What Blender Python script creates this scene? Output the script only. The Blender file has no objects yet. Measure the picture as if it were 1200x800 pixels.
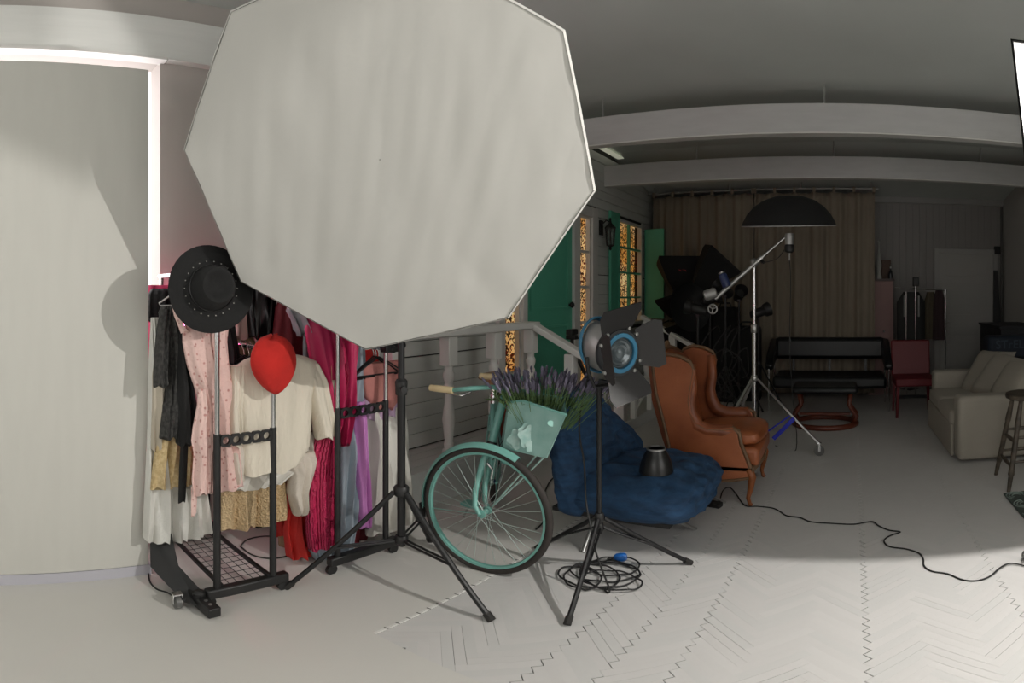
import bpy, bmesh, math, random
from math import sin, cos, tan, pi, radians, hypot, atan2, sqrt
from mathutils import Vector, Matrix
random.seed(7)
V = Vector
col = bpy.context.scene.collection
sc = bpy.context.scene

# ---------------- camera: the photograph is a 108 x 72 degree piece of a spherical panorama ----------------
CH = 1.4                                            # eye height
cd = bpy.data.cameras.new('camera'); cam = bpy.data.objects.new('camera', cd); col.objects.link(cam)
cam.location = (0, 0, CH); cam.rotation_euler = (pi/2, 0, radians(34.38))
cd.type = 'PANO'
K = cd if hasattr(cd, 'panorama_type') else cd.cycles
K.panorama_type = 'EQUIRECTANGULAR'
K.longitude_min, K.longitude_max = radians(-54), radians(54)
K.latitude_min, K.latitude_max = radians(-40.86), radians(31.14)
cd.clip_start = 0.05; cd.clip_end = 200
sc.camera = cam

# ---------------- world, exposure ----------------
w = bpy.data.worlds.new('world'); sc.world = w; w.use_nodes = True
w.node_tree.nodes['Background'].inputs[0].default_value = (.75, .85, 1, 1)
w.node_tree.nodes['Background'].inputs[1].default_value = 1.0
sc.view_settings.view_transform = 'Standard'; sc.view_settings.look = 'None'
sc.view_settings.exposure = 0; sc.view_settings.gamma = 1
sc.cycles.use_denoising = True
sc.cycles.max_bounces = 8; sc.cycles.diffuse_bounces = 6; sc.cycles.transparent_max_bounces = 12
sc.cycles.sample_clamp_indirect = 4

def light(kind, name, loc, energy, color=(1, 1, 1), size=.1, rot=(0, 0, 0), sy=None):
    l = bpy.data.lights.new(name, kind); l.energy = energy; l.color = color
    if kind == 'AREA':
        l.size = size
        if sy: l.shape = 'RECTANGLE'; l.size_y = sy
    else: l.shadow_soft_size = size
    o = bpy.data.objects.new(name, l); o.location = loc; o.rotation_euler = rot; col.objects.link(o)
    return o
LP = V((1.15, 2.0, 2.2))
light('POINT', 'strobe_light', LP, 185, (1, .965, .92), .012)          # bare flash tube inside the open softbox at the right
light('AREA', 'rear_fill_light', (-.6, -2.5, 1.9), 30, (1, .985, .96), 2.4, (radians(96), 0, 0), 1.6)  # soft fill added behind the camera; the rear wall has no opening
light('AREA', 'right_fill_light', (2.42, .6, 1.7), 25, (1, .985, .96), 1.8, (radians(90), 0, radians(90)), 1.3)   # fill lamp added out of frame on the right to brighten the siding

# ---------------- materials ----------------
MT = {}
def srgb(c):
    if isinstance(c, str): c = tuple(int(c[i:i+2], 16)/255 for i in (0, 2, 4))
    return tuple((x/12.92 if x <= .04045 else ((x+.055)/1.055)**2.4) for x in c)
def mat(name, c, rough=.7, metal=0, bump=0, bscale=40, var=0, vscale=6, stretch=None, c2=None, emit=0, alpha=1, spec=.5, sheen=0, kind='noise', trans=0, sub=0):
    if name in MT: return MT[name]
    m = bpy.data.materials.new(name); m.use_nodes = True; n = m.node_tree.nodes; L = m.node_tree.links
    b = n['Principled BSDF']; c = srgb(c)
    b.inputs['Base Color'].default_value = (*c, 1); b.inputs['Roughness'].default_value = rough
    b.inputs['Metallic'].default_value = metal; b.inputs['Specular IOR Level'].default_value = spec
    if sheen: b.inputs['Sheen Weight'].default_value = sheen
    if trans: b.inputs['Transmission Weight'].default_value = trans
    if alpha < 1: b.inputs['Alpha'].default_value = alpha
    if emit:
        b.inputs['Emission Color'].default_value = (*c, 1); b.inputs['Emission Strength'].default_value = emit
    tc = n.new('ShaderNodeTexCoord'); mp = n.new('ShaderNodeMapping'); L.new(tc.outputs['Object'], mp.inputs[0])
    if stretch: mp.inputs['Scale'].default_value = stretch
    def tex(scale):
        if kind == 'voronoi':
            t = n.new('ShaderNodeTexVoronoi'); t.inputs['Scale'].default_value = scale; o = t.outputs['Distance']
        elif kind == 'wave':
            t = n.new('ShaderNodeTexWave'); t.inputs['Scale'].default_value = scale; t.inputs['Distortion'].default_value = 3; o = t.outputs['Fac']
        else:
            t = n.new('ShaderNodeTexNoise'); t.inputs['Scale'].default_value = scale; t.inputs['Detail'].default_value = 5; o = t.outputs['Fac']
        L.new(mp.outputs[0], t.inputs['Vector']); return o
    if bump:
        bp = n.new('ShaderNodeBump'); bp.inputs['Strength'].default_value = bump; bp.inputs['Distance'].default_value = .01
        L.new(tex(bscale), bp.inputs['Height']); L.new(bp.outputs[0], b.inputs['Normal'])
    if var or c2:
        cr = n.new('ShaderNodeValToRGB'); L.new(tex(vscale), cr.inputs[0])
        lo = srgb(c2) if c2 else tuple(x*(1-var) for x in c)
        lo_, hi_ = (.16, .3) if kind == 'voronoi' else (.35, .62)
        cr.color_ramp.elements[0].position = lo_; cr.color_ramp.elements[1].position = hi_
        cr.color_ramp.elements[0].color = (*lo, 1); cr.color_ramp.elements[1].color = (*c, 1)
        L.new(cr.outputs[0], b.inputs['Base Color'])
        if emit: L.new(cr.outputs[0], b.inputs['Emission Color'])
    MT[name] = m; return m

# ---------------- mesh helpers ----------------
def basis(a):
    a = V(a).normalized(); u = a.cross(V((0, 0, 1)))
    if u.length < .05: u = a.cross(V((1, 0, 0)))
    u.normalize(); return u, a.cross(u).normalized(), a
class MB:
    def __init__(s): s.v = []; s.f = []
    def add(s, vs, fs):
        k = len(s.v); s.v += [V(x) for x in vs]; s.f += [tuple(i+k for i in f) for f in fs]; return s
    def box(s, x0, x1, y0, y1, z0, z1):
        return s.add([(x0,y0,z0),(x1,y0,z0),(x1,y1,z0),(x0,y1,z0),(x0,y0,z1),(x1,y0,z1),(x1,y1,z1),(x0,y1,z1)],
                     [(0,3,2,1),(4,5,6,7),(0,1,5,4),(1,2,6,5),(2,3,7,6),(3,0,4,7)])
    def bar(s, a, b, w, h, up=(0, 0, 1)):          # box beam from a to b, w across, h along up
        a, b = V(a), V(b); d = (b-a).normalized(); u = d.cross(V(up))
        if u.length < .01: u = d.cross(V((1, 0, 0)))
        u.normalize(); t = u.cross(d).normalized(); p = []
        for q in (a, b):
            for i, j in ((-1,-1),(1,-1),(1,1),(-1,1)): p.append(q+u*i*w/2+t*j*h/2)
        return s.add(p, [(3,2,1,0),(4,5,6,7),(0,1,5,4),(1,2,6,5),(2,3,7,6),(3,0,4,7)])
    def loft(s, rings, cap=True, closed=False):
        n = len(rings[0]); vs = [p for r in rings for p in r]; fs = []; m = len(rings)
        for i in range(m if closed else m-1):
            for j in range(n):
                a, b = i*n+j, i*n+(j+1) % n; c, d = ((i+1) % m)*n+(j+1) % n, ((i+1) % m)*n+j
                fs.append((a, b, c, d))
        if cap and not closed: fs += [tuple(range(n-1, -1, -1)), tuple(range((m-1)*n, m*n))]
        return s.add(vs, fs)
    def tube(s, pts, r, n=8, closed=False, flat=1):
        pts = [V(p) for p in pts]; rs = r if isinstance(r, (list, tuple)) else [r]*len(pts); rings = []; pu = None; m = len(pts)
        for i, p in enumerate(pts):
            d = (pts[(i+1) % m]-pts[i-1]) if closed else (pts[min(i+1, m-1)]-pts[max(i-1, 0)])
            if d.length < 1e-9: d = V((0, 0, 1))
            d.normalize()
            u = basis(d)[0] if pu is None else (pu-d*pu.dot(d))
            if u.length < 1e-6: u = basis(d)[0]
            u.normalize(); pu = u; t = d.cross(u)
            rings.append([p+(u*cos(2*pi*k/n)+t*sin(2*pi*k/n)*flat)*rs[i] for k in range(n)])
        return s.loft(rings, closed=closed)
    def lathe(s, o, ax, prof, n=16, sq=None):      # prof: (radius, height along the axis)
        u, t, a = basis(ax); o = V(o)
        return s.loft([[o+a*h+(u*cos(2*pi*k/n)+t*sin(2*pi*k/n))*max(r, 1e-4) for k in range(n)] for r, h in prof])
    def prism(s, pts, ext):
        pts = [V(p) for p in pts]; e = V(ext); return s.loft([pts, [p+e for p in pts]])
    def ball(s, c, r, n=12, sc_=(1, 1, 1)):
        rings = []
        for i in range(n//2+1):
            a = pi*i/(n//2); rr = max(sin(a), .002)
            rings.append([V((c[0]+r*sc_[0]*rr*cos(2*pi*k/n), c[1]+r*sc_[1]*rr*sin(2*pi*k/n), c[2]-r*sc_[2]*cos(a))) for k in range(n)])
        return s.loft(rings)
    def grid(s, rows):
        n = len(rows[0]); m = len(rows)
        return s.add([p for r in rows for p in r], [(i*n+j, i*n+j+1, (i+1)*n+j+1, (i+1)*n+j) for i in range(m-1) for j in range(n-1)])
    def xf(s, M): s.v = [M @ p for p in s.v]; return s
    def build(s, name, material, parent=None, bevel=0, solid=0, sub=0, sharp=38, smooth=True, kind=None, label=None):
        me = bpy.data.meshes.new(name)
        off = V((0, 0, 0)); p = parent
        while p is not None: off += p.location; p = p.parent
        me.from_pydata([tuple(q-off) for q in s.v], [], s.f); me.validate()
        bm = bmesh.new(); bm.from_mesh(me); bmesh.ops.recalc_face_normals(bm, faces=bm.faces); bm.to_mesh(me); bm.free()
        me.materials.append(material)
        if smooth:
            me.shade_smooth(); me.set_sharp_from_angle(angle=radians(sharp))
        o = bpy.data.objects.new(name, me); col.objects.link(o); o.parent = parent
        if solid: x = o.modifiers.new('s', 'SOLIDIFY'); x.thickness = solid; x.offset = 0
        if bevel: x = o.modifiers.new('b', 'BEVEL'); x.width = bevel; x.segments = 2; x.limit_method = 'ANGLE'
        if sub: x = o.modifiers.new('u', 'SUBSURF'); x.levels = sub; x.render_levels = sub
        if kind: o['kind'] = kind
        if label: o['label'] = label
        return o
def tag(o, label, cat, group=None):
    o['label'] = label; o['category'] = cat
    if group: o['group'] = group
    return o
def thing(name, label, cat, loc=(0, 0, 0), group=None):
    o = bpy.data.objects.new(name, None); o.empty_display_size = .1; o.location = loc; col.objects.link(o)
    return tag(o, label, cat, group)
def dup(root, loc=None, rz=None, label=None, group=None):
    c = root.copy(); col.objects.link(c)
    if loc is not None: c.location = loc
    if rz is not None: c.rotation_euler.z = rz
    if label: c['label'] = label
    if group: c['group'] = group
    for ch in list(root.children):
        d = ch.copy(); col.objects.link(d); d.parent = c
        for g in list(ch.children): e = g.copy(); col.objects.link(e); e.parent = d
    return c
def struct(o): o['kind'] = 'structure'; return o
# survey helpers: a bearing and a height read off the photograph, plus a known floor, wall or distance, give a point of the room
def bear(px): return radians((px-982)/11.111)
def elev(py): return radians((346-py)/11.111)
def G(px, py, z=0):
    r = (z-CH)/tan(elev(py)); return V((r*sin(bear(px)), r*cos(bear(px)), z))
def PX(px, py, X):
    r = X/sin(bear(px)); return V((X, r*cos(bear(px)), CH+r*tan(elev(py))))
def PY(px, py, Y):
    r = Y/cos(bear(px)); return V((r*sin(bear(px)), Y, CH+r*tan(elev(py))))
def PR(px, py, r): return V((r*sin(bear(px)), r*cos(bear(px)), CH+r*tan(elev(py))))
def lerp(a, b, t): return a+(b-a)*t

# ---------------- common materials ----------------
white = mat('white_paint', 'd9d8d4', .55, var=.06, vscale=3)
wallp = mat('warm_wall_paint', 'b5afaa', .8, bump=.05, bscale=60)
ceilm = mat('ceiling_paint', 'c6cbc7', .75, var=.05, vscale=1.5)
siding_m = mat('grey_siding_paint', 'd2d4d0', .6, var=.05, vscale=5, stretch=(1, .2, 3))
black = mat('black_plastic', '1c1c1c', .5); blackm = mat('black_metal', '202021', .38, metal=.3)
blackf = mat('black_fabric', '131313', .9, bump=.2, bscale=120)
chrome = mat('chrome', 'd5d5d5', .22, metal=1); steel = mat('brushed_steel', 'b0b0ae', .35, metal=.9)
teal = mat('teal_enamel', '74aca2', .35, var=.08, vscale=9); green = mat('green_door_paint', '5db598', .5, var=.05, vscale=4)
beamm = mat('beam_paint', 'c2c2c1', .6, var=.06, vscale=4, stretch=(1, 3, 5), bump=.06, bscale=10)
rub = mat('rubber', '242220', .8); silver = mat('silver_paint', 'a9a9a7', .4, metal=.6)

# ================= STRUCTURE =================
XL, XR, YB, YR, ZC = -2.79, 2.5, 8.0, -2.6, 3.2
und = mat('dark_underfloor', '4c4a47', .9)
fl = struct(MB().box(XL-.6, XR+.1, YR-.1, YB+.1, -.1, 0).build('floor', und))
vin = mat('pale_vinyl', 'cac8c3', .42, var=.03, vscale=2, bump=.02, bscale=8)
EX = -1.47
MB().box(XL-.5, EX, 1.28, YB, 0, .006).box(XL-.5, XR, YR, 1.28, 0, .006).build('vinyl_sheet', vin, fl)
MB().bar((EX+.004, 1.28, .006), (EX+.004+.0, 7.2, .006), .012, .004).build('edge_strip', white, fl)
tk = MB()
for k in range(46):
    y = 1.335+k*.0566; tk.bar((EX-.006, y, .0084), (EX+.014, y+.004, .0084), .005, .0008)
tk.build('edge_gaps', und, fl, kind='stuff', smooth=False)
# herringbone parquet, painted white
plm = [mat('painted_plank_%s' % s, c, .45, var=.025, vscale=7, bump=.1, bscale=22) for s, c in (('a', 'c6c4c2'), ('b', 'c4c3c1'), ('c', 'c8c6c4'))]
PL, PW = .28, .04
ang = radians(1.6); du = V((sin(ang), cos(ang), 0)); dx = V((cos(ang), -sin(ang), 0))
ea = (du+dx)/sqrt(2); eb = (du-dx)/sqrt(2)
org = V((-1.487, 1.3, 0))-du*.4
openl = {3: .0035, 4: .003, 5: .0035, 8: .004, 11: .003, 0: .004}
cands = []
for m in range(-1, 13):
    for k in range(-12, 160):
        for hv in (0, 1):
            if hv == 0: a0, a1, b0, b1, l0, l1 = 0, PL, 0, PW, 2*m, 2*m+1
            else: a0, a1, b0, b1, l0, l1 = PL, PL+PW, PW-PL, PW, 2*m+2, 2*m+1
            sh = k*PW; ca = (a0+a1)/2+sh+m*PL; cb = (b0+b1)/2+sh-m*PL
            p = org+ea*ca+eb*cb
            if p.x < EX-.12 or p.x > XR-.02 or p.y < 1.2 or p.y > YB-.1: continue
            cands.append((hypot(p.x, p.y), p, hv, openl.get(l0, 0), openl.get(l1, 0)))
def visible(p):
    b = math.degrees(atan2(p.x, p.y)); e = math.degrees(math.atan2(1.4, hypot(p.x, p.y)))
    return -90 < b < 20 and e < 41.2 and p.x > EX-.02
pcache = {}
def plank_mesh(g0, g1, side, mi):
    key = (g0, g1, side, mi)
    if key not in pcache:
        b = MB().box(-PL/2+g0, PL/2-g1, -PW/2+side, PW/2-side, 0, .0045)
        me = bpy.data.meshes.new('plank'); me.from_pydata([tuple(q) for q in b.v], [], b.f); me.materials.append(plm[mi]); pcache[key] = me
    return pcache[key]
vis = sorted([c for c in cands if visible(c[1])], key=lambda c: c[0]); near = set(id(c) for c in vis[:300])
rest = MB(); rga = atan2(ea.y, ea.x); rgb_ = atan2(eb.y, eb.x)
for c in cands:
    r, p, hv, g0, g1 = c
    rnd = random.random(); side = .0006 if rnd < .1 else (.0011 if rnd < .13 else .00005)
    if random.random() < .25: g0 *= .2
    if random.random() < .2: g1 *= .3
    rz = rga if hv == 0 else rgb_
    g0, g1 = round(g0, 4), round(g1, 4)
    if id(c) in near:
        o = bpy.data.objects.new('plank', plank_mesh(g0, g1, side, random.randrange(3))); o.location = p; o.rotation_euler.z = rz; o.parent = fl; col.objects.link(o)
    else:
        b = MB().box(-PL/2+g0, PL/2-g1, -PW/2+side, PW/2-side, 0, .0045).xf(Matrix.Translation(p) @ Matrix.Rotation(rz, 4, 'Z')); rest.add(b.v, b.f)
rest.build('parquet', plm[0], fl, smooth=False, kind='stuff')

# left wall: plain near part with a tall backlit window opening, sided part with door and window behind
WO = .934                                           # right jamb of the window opening
wl = struct(MB().box(XL-.16, XL, WO, 1.98, 0, 3.2).box(XL-.16, XL, YR, WO, 2.75, 3.2).box(XL-.16, XL, YR, -1.6, 0, 2.75).box(XL-.16, XL, -1.6, WO, 0, 1.0).build('wall_left', wallp))
rev = mat('window_reveal_white', 'dedcdc', .6)
wf = struct(MB().box(XL-.3, XL-.161, WO, WO+.06, 0, 2.8).box(XL-.3, XL-.161, -1.6, WO, 2.75, 2.81).box(XL-.3, XL-.161, -1.66, -1.6, 0, 2.8).build('window_1', rev))
day = mat('daylight_glass', 'f6f2f4', .5, emit=3.2)
MB().box(XL-.32, XL-.3, -1.6, WO, 1.0, 2.75).build('pane', day, wf)
struct(MB().box(XL-.16, -2.36, YR, .748, 0.0, .064).build('baseboard_left', mat('lavender_white', 'b9b8c0', .5)))
# siding
WX = -2.75
ws = struct(MB().box(WX-.12, WX-.02, 1.98, 3.78, 0, 3.2).box(WX-.12, WX-.02, 3.78, 5.76, 2.42, 3.2).box(WX-.12, WX-.02, 5.76, 6.4, 0, 3.2)
   .box(WX-.12, WX-.02, 6.4, 7.28, 0, 1.03).box(WX-.12, WX-.02, 6.4, 7.28, 2.4, 3.2).box(WX-.12, WX-.02, 7.28, YB, 0, 3.2).build('wall_siding', mat('siding_gap_dark', '3a3b3a', .9)))
z = .265; i = 0
while z < 3.12:
    h = .1145; z1 = min(z+h, 3.16); segs = [(1.98, 8.0)]
    for (a, b, za, zb) in ((3.76, 5.78, 0, 2.44), (6.38, 7.3, 1.0, 2.42)):
        if z1 > za and z < zb:
            ns = []
            for s0, s1 in segs:
                if s1 <= a or s0 >= b: ns.append((s0, s1)); continue
                if s0 < a: ns.append((s0, a))
                if s1 > b: ns.append((b, s1))
            segs = ns
    gap = .010 if (i % 6 == 0) else .0035
    for s0, s1 in segs:
        MB().box(WX-.02, WX, s0, s1, z+gap, z1).build('siding_board', siding_m, ws, bevel=.003)
    z += h; i += 1
MB().box(WX-.02, WX-.001, 1.98, 8.0, 0.0, .262).build('siding_board', siding_m, ws)
# porch deck and step
dk = mat('porch_paint', 'cccdca', .55, var=.05, vscale=4)
pd = struct(MB().box(WX, -2.33, 1.98, 7.3, .0, .24).build('trim_1', dk))
for k in range(4): MB().box(WX+k*.105+.001, WX+(k+1)*.105-.003, 1.98, 7.32, .24, .265).build('deck_board', dk, pd)
MB().box(-2.33, -2.02, 4.0, 6.45, 0, .13).build('step', dk, pd, bevel=.006)
# back, right and rear walls, ceiling
bw = MB().box(XL-.1, XR+.1, YB+.02, YB+.14, 0, 3.3)
wb = struct(bw.build('wall_back', mat('back_wall_paint', '8f8c89', .8)))
bb = MB(); x = XL
while x < XR:
    bb.box(x+.001, min(x+.0995, XR), YB, YB+.03, 0, 2.86); x += .1
bb.build('board_panelling', mat('back_board_paint', '8f8c89', .75), wb, bevel=.0015, kind='stuff')
struct(MB().box(.5, XR, YB-.05, YB, 2.78, 2.87).build('trim_2', mat('back_trim', '9a9896', .6)))
wr = struct(MB().box(XR, XR+.1, YR, YB, 0, 3.3).build('wall_right', mat('right_wall_paint', 'b3b1ad', .8)))
struct(MB().box(XL-.6, XR+.1, YR-.1, YR, 0, 3.3).build('wall_rear', mat('rear_wall_paint', 'a3a19e', .8)))
ce = MB().box(XL-.5, XR+.1, YR, 6.2, ZC, ZC+.1)
ce.loft([[V((x_, 6.2, ZC)), V((x_, YB+.2, 2.82)), V((x_, YB+.2, 2.95)), V((x_, 6.2, ZC+.1))] for x_ in (XL-.1, XR+.1)])
struct(ce.build('ceiling', ceilm))
def beam(p0, p1, z0, z1, th, n, tall):
    o = struct(MB().bar((p0[0], p0[1], (z0+z1)/2), (p1[0], p1[1], (z0+z1)/2), th, z1-z0).build('ceiling_beam', beamm, bevel=.006))
    MB().bar((p0[0], p0[1], z0-.006), (p1[0], p1[1], z0-.006), th+.012, .012).build('edge_strip', white, o)
    for q in n:
        MB().tube([(q[0], q[1], z1), (q[0], q[1], tall)], .008, 6).build('hanger_rod', silver, o)
    return o
beam((-2.78, 4.29), (2.5, 4.5), 2.75, 3.01, .09, [(-2.0, 4.33), (-.11, 4.40)], 3.2)
beam((-2.76, 6.04), (2.5, 6.25), 2.75, 3.0, .09, [(-1.62, 6.08), (-.05, 6.14), (1.67, 6.22)], 3.19)
lb = struct(MB().box(-2.80, -2.735, YR, 4.2, 2.752, 3.02).build('ceiling_beam', mat('left_beam_paint', 'dcddd9', .55, var=.05, vscale=4, stretch=(1, .5, 6))))
MB().box(-2.805, -2.725, YR, WO+.02, 2.735, 2.752).build('edge_strip', white, lb)
MB().box(-2.80, -2.728, WO+.03, 4.2, 2.742, 2.752).build('edge_strip', white, lb)
# white backdrop board in front of the backlit window
bdm = mat('backdrop_paper', 'c8c7c0', .7, var=.025, vscale=3, stretch=(1, 6, 1))
tag(MB().box(-2.385, -2.36, -1.5, .735, .066, 2.49).build('backdrop_board', bdm, bevel=.003), 'tall plain off-white backdrop board hung in front of the backlit window', 'backdrop')

# doors and windows of the porch wall
lit = mat('warm_backlight', 'ffd79a', .5, emit=.55, c2='d89a4c', vscale=3)
def leaf_panel(parent, y0, y1, z0, z1, seed, dens=900):
    random.seed(seed); dark = MB(); red = MB(); n = int(dens*(y1-y0)*(z1-z0))
    for i in range(n):
        y, z = random.uniform(y0, y1+.12), random.uniform(z0, z1)
        tgt = red if random.random() < .12+.35*(sin(z*6.1+seed) > .72) else dark
        s = random.uniform(.012, .024)*(1.2 if tgt is red else 1); a = random.uniform(0, 2*pi); x = WX-.06-random.uniform(0, .03)
        p = V((x, y, z)); e1 = V((random.uniform(-.3, .3), cos(a), sin(a))).normalized(); e2 = V((random.uniform(-.4, .4), -sin(a), cos(a))).normalized()
        tgt.add([p-e1*s, p+e2*s*.45, p+e1*s, p-e2*s*.45], [(0, 1, 2, 3)])
    dark.build('ivy_leaves', mat('ivy_dark', '4a3d22', .7), parent, smooth=False, kind='stuff')
    if red.v: red.build('red_blossoms', mat('blossom_red', 'a54327', .7), parent, smooth=False, kind='stuff')
    MB().box(WX-.118, WX-.112, y0-.12, y1+.45, z0-.05, z1+.03).build('lit_panel', lit, parent)
frm = mat('frame_white', 'd5d4d0', .5)
glass = mat('thin_glass', 'ffffff', .05, trans=1)
dr = struct(MB().box(WX-.06, WX+.03, 3.78, 3.88, .265, 2.42).box(WX-.06, WX+.03, 4.16, 4.24, .265, 2.3).box(WX-.06, WX+.03, 5.17, 5.31, .265, 2.3)
     .box(WX-.06, WX+.03, 5.62, 5.76, .265, 2.42).box(WX-.06, WX+.03, 3.88, 5.62, 2.3, 2.42).build('door_1', frm, bevel=.006))
MB().box(WX-.05, WX-.005, 4.24, 5.17, .275, 2.3).build('door_leaf', green, dr)
for (a, b, c, d) in ((4.33, 5.08, 1.25, 2.2), (4.33, 5.08, .4, 1.1)):
    MB().box(WX-.004, WX+.006, a, a+.03, c, d).box(WX-.004, WX+.006, b-.03, b, c, d).box(WX-.004, WX+.006, a+.03, b-.03, c, c+.03).box(WX-.004, WX+.006, a+.03, b-.03, d-.03, d).build('door_panel', green, dr, bevel=.003)
MB().lathe((WX-.005, 5.08, 1.3), (1, 0, 0), [(.012, 0), (.012, .03), (.03, .04), (.034, .055), (.02, .07), (.001, .072)]).build('door_knob', black, dr)
for j, (y0, y1) in enumerate(((3.88, 4.16), (5.31, 5.62))):
    wi = struct(MB().box(WX-.05, WX+.0, y0, y0+.03, .27, 2.3).box(WX-.05, WX, y1-.03, y1, .27, 2.3).build('window_%d' % (j+2), frm))
    for k in range(6): MB().box(WX-.045, WX-.005, y0+.03, y1-.03, .28+k*.4, .31+k*.4).build('glazing_bar', frm, wi)
    leaf_panel(wi, y0+.03, y1-.03, .31, 2.29, 3+j, 3200)
w4 = struct(MB().box(WX-.05, WX+.015, 6.4, 6.45, 1.03, 2.4).box(WX-.05, WX+.015, 7.23, 7.28, 1.03, 2.4).box(WX-.05, WX+.015, 6.45, 7.23, 2.36, 2.4).box(WX-.05, WX+.03, 6.4, 7.28, 1.0, 1.05).build('window_4', frm, bevel=.004))
leaf_panel(w4, 6.45, 7.23, 1.05, 2.36, 9, 2700)
MB().box(WX-.04, WX-.0, 6.815, 6.845, 1.05, 2.36).build('glazing_bar', green, w4)
for k in range(3): MB().box(WX-.04, WX-.0, 6.45, 7.23, 1.36+k*.33, 1.385+k*.33).build('glazing_bar', green, w4)
def shutter(label, p0, p1, z0, z1, grp):
    r = thing('window_shutter', label, 'shutter', (p0[0], p0[1], z0), grp)
    a, b = V((*p0, 0)), V((*p1, 0)); d = (b-a)
    MB().bar(a+V((0, 0, (z0+z1)/2)), b+V((0, 0, (z0+z1)/2)), .02, z1-z0).build('shutter_board', green, r)
    nrm = V((d.y, -d.x, 0)).normalized()
    if nrm.x < 0: nrm = -nrm
    for t0 in (.02, .86):
        MB().bar(a+d*t0+nrm*.014+V((0, 0, (z0+z1)/2)), a+d*(t0+.12)+nrm*.014+V((0, 0, (z0+z1)/2)), .012, z1-z0).build('stile', green, r, bevel=.002)
    for zz in (z0+.04, (z0+z1)/2, z1-.04):
        MB().bar(a+d*.14+nrm*.014+V((0, 0, zz)), a+d*.86+nrm*.014+V((0, 0, zz)), .012, .07).build('rail', green, r, bevel=.002)
shutter('green shutter folded flat on the wall behind the lantern', (WX+.03, 6.38), (WX+.03, 6.08), 1.0, 2.45, None)
shutter('green shutter standing ajar beside the far lit window in front of the curtain', (WX+.03, 7.33), (-2.42, 7.29), 1.07, 2.35, None)

# railing of the porch
rw = mat('railing_white', 'e6e5e1', .5)
def baluster(root, x, y, zb, zt, blk=.2, w_=.09, nm='baluster'):
    b = MB().box(x-w_/2, x+w_/2, y-w_/2, y+w_/2, zt-blk, zt); h = zt-blk-zb
    if h > .35:
        b.lathe((x, y, zb), (0, 0, 1), [(.045, 0), (.045, .06), (.03, .07), (.036, .1), (.028, .12), (.034, .18*h+.05), (.045, .42*h), (.04, .5*h), (.028, .62*h), (.026, .72*h), (.036, .76*h), (.036, .79*h), (.026, .81*h), (.04, .88*h), (.04, .92*h), (.028, .95*h), (.03, h)], 14)
    return b.build(nm, rw, root, bevel=.006)
rl = thing('porch_railing', 'white porch railing with turned balusters behind the bicycle, near stair side', 'railing', (-2.43, 2.2, 0))
for y in (2.27, 2.79, 3.31, 3.83): baluster(rl, -2.43, y, .265, 1.12)
MB().box(-2.49, -2.37, 1.99, 3.89, 1.125, 1.18).build('top_rail', rw, rl, bevel=.008)
MB().bar((-2.40, 3.83, 1.15), (-1.48, 3.83, .69), .1, .05).build('stair_rail', rw, rl, bevel=.008)
baluster(rl, -2.05, 3.83, .006, .93, .33, .085)
baluster(rl, -1.62, 3.83, .006, .72, .3, .085)
rl2 = thing('porch_railing', 'white stair railing at the far side of the porch steps by the black softboxes', 'railing', (-2.43, 6.53, 0))
MB().bar((-2.47, 6.53, 1.13), (-1.62, 6.53, .68), .1, .05).build('stair_rail', rw, rl2, bevel=.008)
for x, t in ((-2.40, 1.07), (-2.05, .89), (-1.7, .7)): baluster(rl2, x, 6.53, .265 if x < -2.35 else .006, t, .28, .085)

cv = MB().box(-2.73, -2.64, 4.55, 6.95, 3.17, 3.178); tag(cv.build('cove_light', mat('cove_glow', 'dfe0c8', .5, emit=.32)), 'thin pale cove light under the ceiling above the porch wall', 'light')
# wall lantern
ln = thing('wall_lantern', 'black iron carriage lantern mounted between the door and the far window', 'lantern', (WX, 5.88, 2.1))
MB().box(WX, WX+.02, 5.84, 5.92, 2.12, 2.3).tube([(WX+.02, 5.88, 2.25), (WX+.08, 5.88, 2.3), (WX+.13, 5.88, 2.27), (WX+.13, 5.88, 2.2)], .01, 6).build('bracket', black, ln)
MB().lathe((WX+.13, 5.88, 1.93), (0, 0, 1), [(.001, 0), (.02, .02), (.012, .04), (.045, .06), (.05, .07)], 8).build('lantern_finial', black, ln)
MB().lathe((WX+.13, 5.88, 2.2), (0, 0, 1), [(.075, 0), (.05, .03), (.02, .06), (.012, .1), (.02, .11), (.001, .13)], 8).build('lantern_cap', black, ln)
MB().lathe((WX+.13, 5.88, 2.0), (0, 0, 1), [(.045, 0), (.062, .2)], 6).build('glass', mat('lantern_glass', '6a6a66', .15, alpha=.5), ln)
bars = MB()
for k in range(6):
    a = k*pi/3; bars.tube([(WX+.13+.047*cos(a), 5.88+.047*sin(a), 1.99), (WX+.13+.066*cos(a), 5.88+.066*sin(a), 2.21)], .005, 5)
bars.build('cage', black, ln)

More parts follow.
